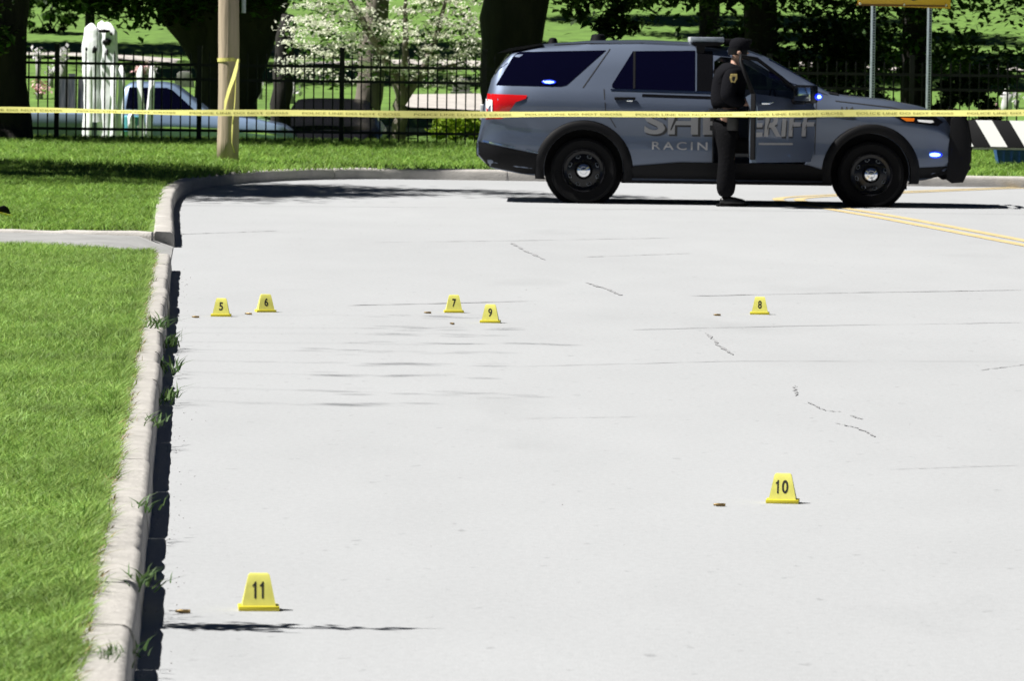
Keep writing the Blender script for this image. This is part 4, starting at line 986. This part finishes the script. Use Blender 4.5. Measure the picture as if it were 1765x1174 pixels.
for sy in (-1, 1):                                                        # five bent fingers on each hand
    w = Vector((.225, sy * .095 if sy < 0 else .08, 1.088))
    for k, (ln, dz) in enumerate(((.075, .03), (.085, .012), (.08, -.008), (.062, -.026))):
        p0 = w + Vector((.01, 0, dz)); iny = -sy
        put('finger', skin_mesh([p0, p0 + Vector((ln * .45, iny * .008, 0)), p0 + Vector((ln * .75, iny * .03, -.006)), p0 + Vector((ln * .7, iny * .055, -.008))], [(0, 1), (1, 2), (2, 3)], [.011, .0095, .0085, .007], sub=1), MAT['skin'], off)
    put('thumb', skin_mesh([w + Vector((-.01, -sy * .01, .03)), w + Vector((.025, -sy * .035, .045)), w + Vector((.055, -sy * .04, .035))], [(0, 1), (1, 2)], [.013, .011, .008], sub=1), MAT['skin'], off)

# ------------------------------------------------------------------ evidence markers and casings
def marker(num, px, py, rot, label):
    p = at(px, py); W, H, D = .112, .112, .046
    t = thing('evidence_marker', label, 'evidence marker', (p.x, p.y + D, 0), rot, 'numbered yellow evidence markers')
    w2, w1 = W / 2 - .004, .031; z0 = .012
    v = []
    for y, ws in ((-D + .006, -1), (D - .006, 1)): pass
    def sect(z):
        k = (z - z0) / (H - z0); return w2 + (w1 - w2) * k, (D - .008) * (1 - k) + .010 * k
    zs = [z0 - .004, .04, .075, H - .006, H]; 
    for i, z in enumerate(zs):
        w, d = sect(min(z, H - .003)); 
        if i == 4: w -= .005; d -= .005
        v += [(-w, -d, z), (w, -d, z), (w, d, z), (-w, d, z)]
    f = [(4 * i + k, 4 * i + (k + 1) % 4, 4 * i + 4 + (k + 1) % 4, 4 * i + 4 + k) for i in range(4) for k in range(4)] + [(16, 17, 18, 19)]
    put('panel', mesh_py(v, f, ang=30), MAT['marker'], t)
    MB().box((0, 0, .0075), (W + .012, 2 * D, .015)).build('base', MAT['markerb'], t, bevel=.003)
    hh = .05; ww = .027 if len(num) == 1 else .054
    for i, ch in enumerate(num):
        cw = .024 if ch != '1' else .0125
        xa = -cw / 2 if len(num) == 1 else (-.027, -.027 + .0125 + .012)[i] + (.006 if num == '11' and i == 0 else .004 if num == '11' else 0)
        me = fit_text(ch, cw, hh, .022, 1.0) if ch != '1' else mesh_py([(.0065, 0, 0), (.0125, 0, 0), (.0125, .05, 0), (.0085, .05, 0), (.006, .044, 0), (.001, .040, 0), (.001, .034, 0), (.0065, .037, 0)], [(0, 1, 2, 3, 4, 5, 6, 7)])
        for q in me.vertices:
            z = .038 + q.co.y; q.co = (q.co.x + xa, -sect(z)[1] - .0008, z)
        me.update(); put('number', me, MAT['ink'], t)
    return t
def casing(px, py, rot, label):
    p = at(px, py); L = .045
    t = MB().lathe([(0, 0), (.0058, 0), (.0062, .002), (.0050, .004), (.0060, .006), (.0058, L * .72), (.0040, L * .82), (.0038, L), (.003, L), (.003, L * .8)], (0, -L / 2, 0), 'y', 14).build('bullet_casing', MAT['brass'], smooth=True, label=label, cat='bullet casing', group='spent casings beside the markers', loc=(p.x, p.y, .0066), rot=(0, 0, rot))
for num, px, py, rot, (cx, cy, cr), w in [('5', 380.5, 546, .0, (337, 548, 1.5), 'five'), ('6', 457, 538.5, .22, (428, 542.5, 1.2), 'six'), ('7', 782, 539.5, .07, (737, 540.5, 1.55), 'seven'), ('9', 845, 557, -.06, (779, 559.5, .5), 'nine'),
                                      ('8', 1310, 542.5, -.05, (1236, 544.5, 1.5), 'eight'), ('10', 1350, 869, -.1, (1240, 873.5, 1.55), 'ten'), ('11', 444.5, 1054.5, .08, (315, 1058, 1.5), 'eleven')]:
    marker(num, px, py, rot, 'yellow evidence marker tent printed with the black number ' + w)
    casing(cx, cy, cr, 'small spent casing on the road left of the marker numbered ' + w)
g = at(3, 366, .19)
gm = thing('ground_marker', 'tilted yellow plate with a black block on the grass at the left edge', 'marker', (g.x, g.y, .165), .2)
MB().box((-.03, 0, .02), (.24, .10, .02), Matrix.Rotation(.22, 3, 'Y')).build('plate', MAT['markerb'], gm, bevel=.004)
MB().prism([(-.05, .035), (.075, .012), (.055, .065), (.02, .085), (-.03, .07)], -.03, .03).build('block', MAT['black'], gm, bevel=.006)

# ------------------------------------------------------------------ barrier tape across the scene
TP = [atd(-160, 186.5, 56.6), atd(0, 189, 56.9), atd(300, 193, 57.2), atd(600, 195.8, 57.5), atd(882, 197, 57.7), atd(1180, 196.5, 58.0), atd(1450, 195.6, 57.9), atd(1765, 193.5, 57.9), atd(1930, 192, 57.9)]
s = np.linspace(0, 8, 200); C3 = np.array([[np.interp(q, range(9), [p[i] for p in TP]) for i in range(3)] for q in s])
for _ in range(60): C3[1:-1] = .25 * C3[:-2] + .5 * C3[1:-1] + .25 * C3[2:]
TX = C3[:, 0]
def tape_pt(x, k):
    c = [float(np.interp(x, TX, C3[:, i])) for i in range(3)]
    tw = .55 + .22 * math.sin(x * 1.3) + .18 * math.sin(x * 3.1 + 1) + (.3 if x < -3.5 else .0) * min(1, (-3.5 - x))
    return Vector((x, c[1] + math.sin(tw) * k, c[2] + math.cos(tw) * k + .004 * math.sin(x * 2.3)))
v = []
for x in TX: v += [tape_pt(x, -.036), tape_pt(x, .036)]
tape = put('barrier_tape', mesh_py(v, [(2 * i, 2 * i + 1, 2 * i + 3, 2 * i + 2) for i in range(199)], smooth=True), MAT['tape'], label='long yellow police tape stretched level across the road in front of the vehicle', cat='police tape')
base_txt = fit_text('POLICE LINE DO NOT CROSS', .98, .022, .01)
for k in range(-6, 7):
    me = base_txt.copy()
    for q in me.vertices:
        P = tape_pt(k * 1.12 + .1 + q.co.x, q.co.y - .014); q.co = P + Vector((0, -.004, .002))
    me.update(); put('lettering', me, MAT['tapek'], tape)
for p, lb in ((C3[0], 'grey stake holding the tape, left of the frame'), (C3[-1], 'grey stake holding the tape, right of the frame')):
    zb = .15 if p[0] < 0 else 0
    MB().box((0, 0, .55), (.05, .03, 1.1)).box((0, 0, .02), (.3, .3, .04)).build('tape_stake', MAT['galv'], label=lb, cat='stake', group='stakes holding the tape', loc=(p[0], p[1] + .05, zb))

# ------------------------------------------------------------------ yellow sign on two posts
SD = 71.6
a, c = atd(1472, 8.5, SD), atd(1638, 14, SD); sw = (c - a).length / math.cos(math.radians(30))
sg = thing('road_sign', 'yellow warning sign board on two perforated steel posts behind the hood', 'road sign', ((a.x + c.x) / 2, SD, .15), math.radians(30))
zb = (a.z + c.z) / 2 - .15
MB().box((0, 0, zb + .38), (sw, .006, .76)).build('board', MAT['signy'], sg, bevel=.002, rot=(0, math.radians(.9), 0), loc=(-(zb) * .0, 0, 0))
MB().box((0, -.006, zb + .018), (sw - .02, .006, .022)).build('edge_strip', MAT['signk'], sg)
for x in (-sw / 2 + .06, .02, sw / 2 - .04): MB().lathe([(.016, 0), (.014, -.006), (0, -.009)], (0, 0, 0), 'y', 12).build('reflector', MAT['led'], sg, loc=(x, -.010, zb + .03))
MB().lathe([(.001, -.006), (.085, -.006), (.085, 0)], (0, 0, 0), 'y', 24).build('symbol', MAT['ink'], sg, loc=(.17, -.0035, zb + .165))
MB().prism([(-.04, 0), (.04, 0), (.04, .45), (-.04, .45)], -.007, 0).build('symbol', MAT['ink'], sg, loc=(.17, -.0035, zb + .25))
for px in (1504.5, 1605.5):
    x = (atd(px, 100, SD).x - (a.x + c.x) / 2) / math.cos(math.radians(30))
    pst = MB().box((x, .03, (zb + .7) / 2 - .05), (.05, .04, zb + .8)).build('post', MAT['galv'], sg, bevel=.004)
    h = MB()
    for k in range(90): h.add([(x + .013 * math.cos(w), .0085, k * .033 + .013 * math.sin(w)) for w in np.linspace(0, 2 * PI, 8, endpoint=False)], [tuple(range(8))])
    h.build('punched_hole', MAT['black'], pst, kind='stuff')

# ------------------------------------------------------------------ striped barrier and blue tub at the right
BD = 72.6
p0, p1 = atd(1640, 203, BD), atd(1640, 249, BD)
bar = thing('striped_barrier', 'barrier board with black and white slanting stripes right of the push bumper', 'barrier', (p0.x, BD, .15), 0)
zt, z1 = p0.z - .15 - .03, p1.z - .15 - .03; BW = 2.6
hh = (zt - z1) / 2 / math.cos(math.radians(28)); cz = 0
board = MB().box((BW / 2, 0, 0), (BW, .035, 2 * hh)).build('board', MAT['black'], bar, bevel=.004, loc=(0, 0, (zt + z1) / 2), rot=(math.radians(-28), 0, 0))
k = -.12
while k < BW - .3:
    x0b = max(k, 0.004)
    MB().prism([(x0b, cz + hh - .004), (max(k + .21, .01), cz + hh - .004), (k + .40, cz - hh + .004), (max(k + .19, .004), cz - hh + .004)], -.0215, -.0176).build('stripe', MAT['white'], board); k += .43
MB().box((BW / 2, -.09, z1 - .012), (BW, .06, .024)).build('ledge', MAT['stone'], bar)
for x in (.22, BW - .25): MB().box((x, .03, z1 / 2 - .02), (.09, .05, z1 + .04)).build('leg', MAT['brown'], bar); MB().box((x, .03, -.01), (.12, .5, .05)).build('foot', MAT['brown'], bar)
tub = thing('blue_tub', 'blue plastic tub on the ground beneath the striped barrier', 'tub', (atd(1795, 280, 73.2).x, 73.2, .16))
b = MB(); w0, w1, h = .56, .60, z1 - .04
v = [(sx * w, sy * w * .4, z) for w, z in ((w0, 0), (w1, h), (w1 - .03, h), (w0 - .03, .03)) for sx, sy in ((-1, -1), (1, -1), (1, 1), (-1, 1))]
f = [(4 * i + k, 4 * i + (k + 1) % 4, 4 * i + 4 + (k + 1) % 4, 4 * i + 4 + k) for i in range(3) for k in range(4)] + [(3, 2, 1, 0), (12, 13, 14, 15)]
b.add(v, f).build('shell', MAT['blueb'], tub)
for k in range(-5, 6): MB().box((k * .1, -w0 * .4 - .012, h / 2), (.02, .012, h * .8)).build('rib', MAT['blueb'], tub)

# ------------------------------------------------------------------ vehicles behind the fence
def parked(name, label, front_px, d, zg, length, sh, paint, glassmat, windows, flip=1, cat='car', wx=(.8, 3.3)):
    X1 = atd(front_px, 200, d).x
    t = thing(name, label, cat, (X1 - length, d, zg), 0)
    put('body', shade(boolean_cut(sh.mesh(), [MB().prism([(x + .36 * math.cos(2 * PI * k / 24), .32 + .36 * math.sin(2 * PI * k / 24)) for k in range(24)], y0, y1).mesh() for x in wx for y0, y1 in ((-1.2, -.6), (.6, 1.2))]), 32), MAT[paint], t)
    for poly in windows:
        for sd in (-1, 1): put('window', sh.panel(poly, .005, sd), MAT[glassmat], t)
    ty, ri, hu, ve = wheel_parts(.32, .2)
    for me, mt in ((ty, 'rubber'), (ri, 'galv'), (hu, 'chrome')): me.materials.clear(); me.materials.append(MAT[mt])
    for x in wx:
        for sd in (-1, 1):
            w = put('wheel', ty, None, t, loc=(x, sd * .78, .32), rot=(0, 0, 0 if sd < 0 else PI)); put('rim', ri, None, w); put('hub_cap', hu, None, w)
    return t
pk_sh = Shell(top=[(0, .86), (.03, 1.08), (1.98, 1.08), (2.02, 1.10), (2.08, 1.46), (2.2, 1.53), (2.7, 1.53), (2.86, 1.49), (3.36, 1.10), (3.42, 1.06), (4.1, .99), (4.5, .90), (4.66, .78), (4.70, .62)], bot=[(0, .5), (.3, .32), (4.3, .3), (4.7, .45)],
              belt=[(0, .84), (.04, 1.05), (2.0, 1.05), (3.4, 1.0), (4.1, .93), (4.5, .85), (4.7, .58)], wid=[(0, .82), (.1, .88), (4.0, .88), (4.4, .82), (4.7, .62)], wr=.64)
pick = parked('pickup_truck', 'pale blue pickup truck parked behind the fence beside the utility pole', 515, 86.2, -.55, 4.70, pk_sh, 'truck', 'tint', [[(2.14, 1.12), (2.18, 1.44), (2.74, 1.44), (2.84, 1.40), (3.16, 1.12)]], cat='pickup truck', wx=(.85, 3.75))
put('bed_side', pk_sh.panel([(.05, .34), (.05, 1.03), (1.96, 1.03), (1.96, .36)], .012), MAT['bed'], pick)  # darker sheet over the bed side, its shade put into the colour
put('side_trim', pk_sh.line([(2.05, .86), (3.6, .83), (4.4, .76)], .03, .012), MAT['chrome'], pick)
dk_sh = Shell(top=[(0, .7), (.05, .92), (.5, 1.02), (.9, 1.22), (1.5, 1.27), (1.9, 1.22), (2.6, .95), (3.2, .90), (3.7, .8), (3.9, .6)], bot=[(0, .45), (.3, .25), (3.6, .25), (3.9, .4)], belt=[(0, .66), (.1, .86), (2.6, .86), (3.3, .82), (3.7, .74), (3.9, .55)],
              wid=[(0, .7), (.2, .83), (3.3, .83), (3.7, .74), (3.9, .6)], wr=.58)
parked('black_car', 'low black car seen end-on behind the fence between two tree trunks', 690, 84.3, -.55, 3.9, dk_sh, 'darkcar', 'tint', [[(.75, .92), (.98, 1.17), (1.6, 1.19), (1.85, 1.15), (2.3, .93)]], wx=(.75, 3.15))
dcar = [o for o in SC.objects if o.name.startswith('black_car')][0]
dcar.rotation_euler = (0, 0, -PI / 2); dcar.location = (atd(566, 200, 88).x, 91.6, -.55)

# ------------------------------------------------------------------ white draped figure, columns, planks behind the fence
def drape(w, h, dep, seed, folds=6, top=.8, holes=False):
    r = random.Random(seed); n = 40; m = 26; v = []; f = []; ph = r.uniform(0, 6)
    for j in range(m + 1):
        t = j / m; z = h * t; k = (1 - t) + top * t
        if t > .94: k *= .35 + .65 * math.sqrt(max(.0, 1 - ((t - .94) / .06) ** 2))
        k *= 1 + .10 * math.sin(9 * t + ph) * t + .05 * math.sin(23 * t + 2 * ph)
        for i in range(n):
            a = 2 * PI * i / n; fo = (1 + .055 * math.sin(folds * a + ph + .8 * t) * (1 - .3 * t) + .02 * math.sin(13 * a + 3 * t + ph))
            uu, vv = math.cos(a) * w * .70 * k * fo, math.sin(a) * dep * .26 * k * fo
            v.append((.62 * uu + .78 * vv + .02 * math.sin(5 * t + ph), -.78 * uu + .62 * vv, z + (.035 * math.cos(a + ph) * t if t > .9 else 0)))
    for j in range(m):
        for i in range(n):
            i2 = (i + 1) % n; f.append((j * n + i, j * n + i2, (j + 1) * n + i2, (j + 1) * n + i))
    f.append(tuple(range(m * n, m * n + n)))
    return mesh_py(v, f, smooth=True)
DW = 84.5
fg = thing('draped_figure', 'tall white cloth-draped figure with dark openings behind the fence', 'draped figure', (atd(176, 240, DW).x, DW, -.55))
zt = atd(176, 41, DW).z + .55
put('cloth', drape(.31, zt, .42, 3, 5, 1.0), MAT['sheet'], fg, loc=(.075, 0, 0)); put('cloth', drape(.26, zt - .95, .4, 8, 4, .95), MAT['sheet'], fg, loc=(-.165, .06, .93))
put('cloth', drape(.20, .62, .3, 5, 4, .75), MAT['sheet'], fg, loc=(-.03, .02, zt - .60))
def blot(px, py, w, h):
    q = atd(px, py, DW); o = MB().lathe([(0, -.05), (.6, -.045), (.85, -.02), (1, .03)], (0, 0, 0), 'y', 12).build('opening', MAT['black'], fg, smooth=True, loc=(q.x - fg.location.x, -.155, q.z + .55))
    for t in o.data.vertices: t.co.x *= w / 2 * (1 + .35 * rnd.uniform(-1, 1)); t.co.z *= h / 2 * (1 + .35 * rnd.uniform(-1, 1))
for q in ((186, 72, .13, .12), (181, 53, .19, .055), (164, 86, .07, .10), (186, 90, .035, .12), (150, 84, .03, .06), (193, 58, .04, .05)): blot(*q)
for px, yt, yb, w, lb, hgt in [(195, 110, 238, .115, 'thick white column standing under the draped figure, nearer of the pair', 0), (209, 112, 236, .115, 'thick white column standing under the draped figure, right of the pair', 0), (225, 196, 240, .12, 'short white column right of the draped figure', 0),
                               (244, 114, 219, .095, 'slim white column left of the pickup cab', 0), (261, 115, 216, .11, 'bluish white column touching the pickup cab', 0), (151, 108, 133, .14, 'white block under the left side of the draped figure', 0)]:
    A = atd(px, yt, DW - .3); 
    put('white_column', drape(w * 1.12, A.z + .55, w, int(px), 4, .92), MAT['sheet'], label=lb, cat='column', group='white columns behind the fence', loc=(A.x, DW - .3 - (px % 7) * .02, -.55))
ORD = ('first', 'second', 'third', 'fourth', 'fifth', 'sixth', 'seventh', 'eighth', 'ninth', 'tenth')
for k, px in enumerate((103, 112, 121, 133, 141, 149, 157, 166, 175, 183)):
    A = atd(px, 131 + 5 * math.sin(k * 2.1), 86.9)
    b = MB().box((0, 0, (A.z + .55) / 2), (.085 + .02 * math.sin(k), .03, A.z + .55))
    b.build('weathered_plank', MAT['plank'], label=ORD[k] + ' weathered grey plank from the left of those standing behind the pickup bed', cat='plank', group='planks standing behind the pickup', loc=(A.x, 87.35 + .05 * (k % 2), -.55), rot=(-.04, .03 * math.sin(k * 3), 0))
# ------------------------------------------------------------------ small grave things on the slope
def bouquet(label, px, py, d, size, mat, vase='stone'):
    p = atd(px, py, d); zg = hz(p.x, d); zc = p.z
    t = thing('flower_bouquet', label, 'flowers', (p.x, d, zg), 0, 'flowers and ornaments on the graves')
    hgt = max(.12, zc - zg)
    MB().lathe([(0, -.05), (size * .28, -.05), (size * .22, hgt * .5), (size * .3, hgt), (0, hgt)], (0, 0, 0), 'z', 12).build('vase', MAT[vase], t, smooth=True)
    n = 60; P = np.array([0, 0, hgt + size * .35]) + rng.normal(size=(n, 3)) * size * np.array([.28, .28, .25])
    V, F = leaves(P, size * .35, .8); put('petals', mesh_np(V, F), MAT[mat], t, kind='stuff')
for a in [('small white bouquet uppermost at left on the slope', 66, 98, 116, .22, 'petal'), ('white bouquet left of the draped figure above the fence rail', 109, 104, 116, .30, 'petal'), ('pink bouquet behind the fence at far left', 68, 168, 112, .30, 'pink'),
          ('white bouquet between fence rails at far left', 88, 126, 115, .22, 'petal'), ('pink and white bouquet right of the draped figure', 243, 128, 114, .30, 'pink'), ('pale bouquet beside the pink one right of the draped figure', 260, 126, 114, .28, 'petal'),
          ('white bouquet just left of the cut-off trunk', 449, 152, 113, .16, 'petal'), ('pale bouquet right of the cut-off trunk', 501, 165, 112, .34, 'petal'), ('white bouquet right of the utility pole on the slope', 424, 135, 114, .25, 'petal'),
          ('white flowers high on the slope at the right edge', 1704, 127, 121, .28, 'petal'), ('white bouquet at the right edge behind the fence', 1752, 172, 113, .22, 'petal')]: bouquet(*a)
def statue(label, px, py, d, h):
    p = atd(px, py, d); t = thing('small_statue', label, 'statue', (p.x, d, hz(p.x, d) - .02), 0, 'small statues on the graves')
    put('figure', skin_mesh([(0, 0, 0), (0, 0, h * .4), (0, 0, h * .62), (0, 0, h * .74), (0, 0, h * .9), (-h * .2, 0, h * .5), (h * .2, 0, h * .5)], [(0, 1), (1, 2), (2, 3), (3, 4), (2, 5), (2, 6)], [h * .24, h * .18, h * .15, h * .06, h * .11, h * .07, h * .07]), MAT['pink'] if 'pink' in label else MAT['petal'], t)
statue('pinkish white kneeling statue behind the fence right of the dark bush', 1718, 187, 111, .38); statue('white upright statue behind the fence nearest the right edge', 1735, 185, 112.5, .62); statue('pink ornament beside the left tree trunk', 67, 132, 114, .3)
def headstone(label, px, py, d, w, h, mat):
    p = atd(px, py, d); t = thing('headstone', label, 'gravestone', (p.x, d, hz(p.x, d)), 0, 'gravestones on the slope')
    MB().prism([(-w / 2, .05), (w / 2, .05), (w / 2, h * .8), (w * .3, h), (-w * .3, h), (-w / 2, h * .8)], -.08, .08).build('slab', MAT[mat], t, bevel=.01)
    MB().box((0, 0, .0), (w * 1.25, .3, .12)).build('plinth', MAT['stone'], t)
headstone('tan gravestone between the black trunk and the cut-off trunk', 457, 80, 129, .42, .28, 'sand'); headstone('low grey gravestone behind the pickup windshield', 318, 133, 116, .3, .25, 'stone')
headstone('grey gravestone leaning by the pale paving left of the massive trunk', 795, 162, 116, .35, .32, 'stone'); headstone('low grey gravestone below the blossom', 655, 236, 104, .5, .16, 'stone')
headstone('low pale gravestone left of the lime bush', 725, 240, 104, .9, .14, 'stone'); headstone('grey gravestone at right seen through the fence', 1690, 130, 123, .5, .22, 'stone')
p = atd(228, 165, 85.6)
bk = thing('teal_bin', 'teal bin with green base between the white columns', 'bin', (p.x, 85.4, -.55))
MB().lathe([(0, 0), (.11, 0), (.12, .78), (0, .78)], (0, 0, 0), 'z', 16).build('lower_body', MAT['greenp'], bk, ang=40); MB().lathe([(0, .785), (.125, .785), (.13, 1.0), (.1, 1.02), (0, 1.02)], (0, 0, 0), 'z', 16).build('top', MAT['teal'], bk, ang=40)
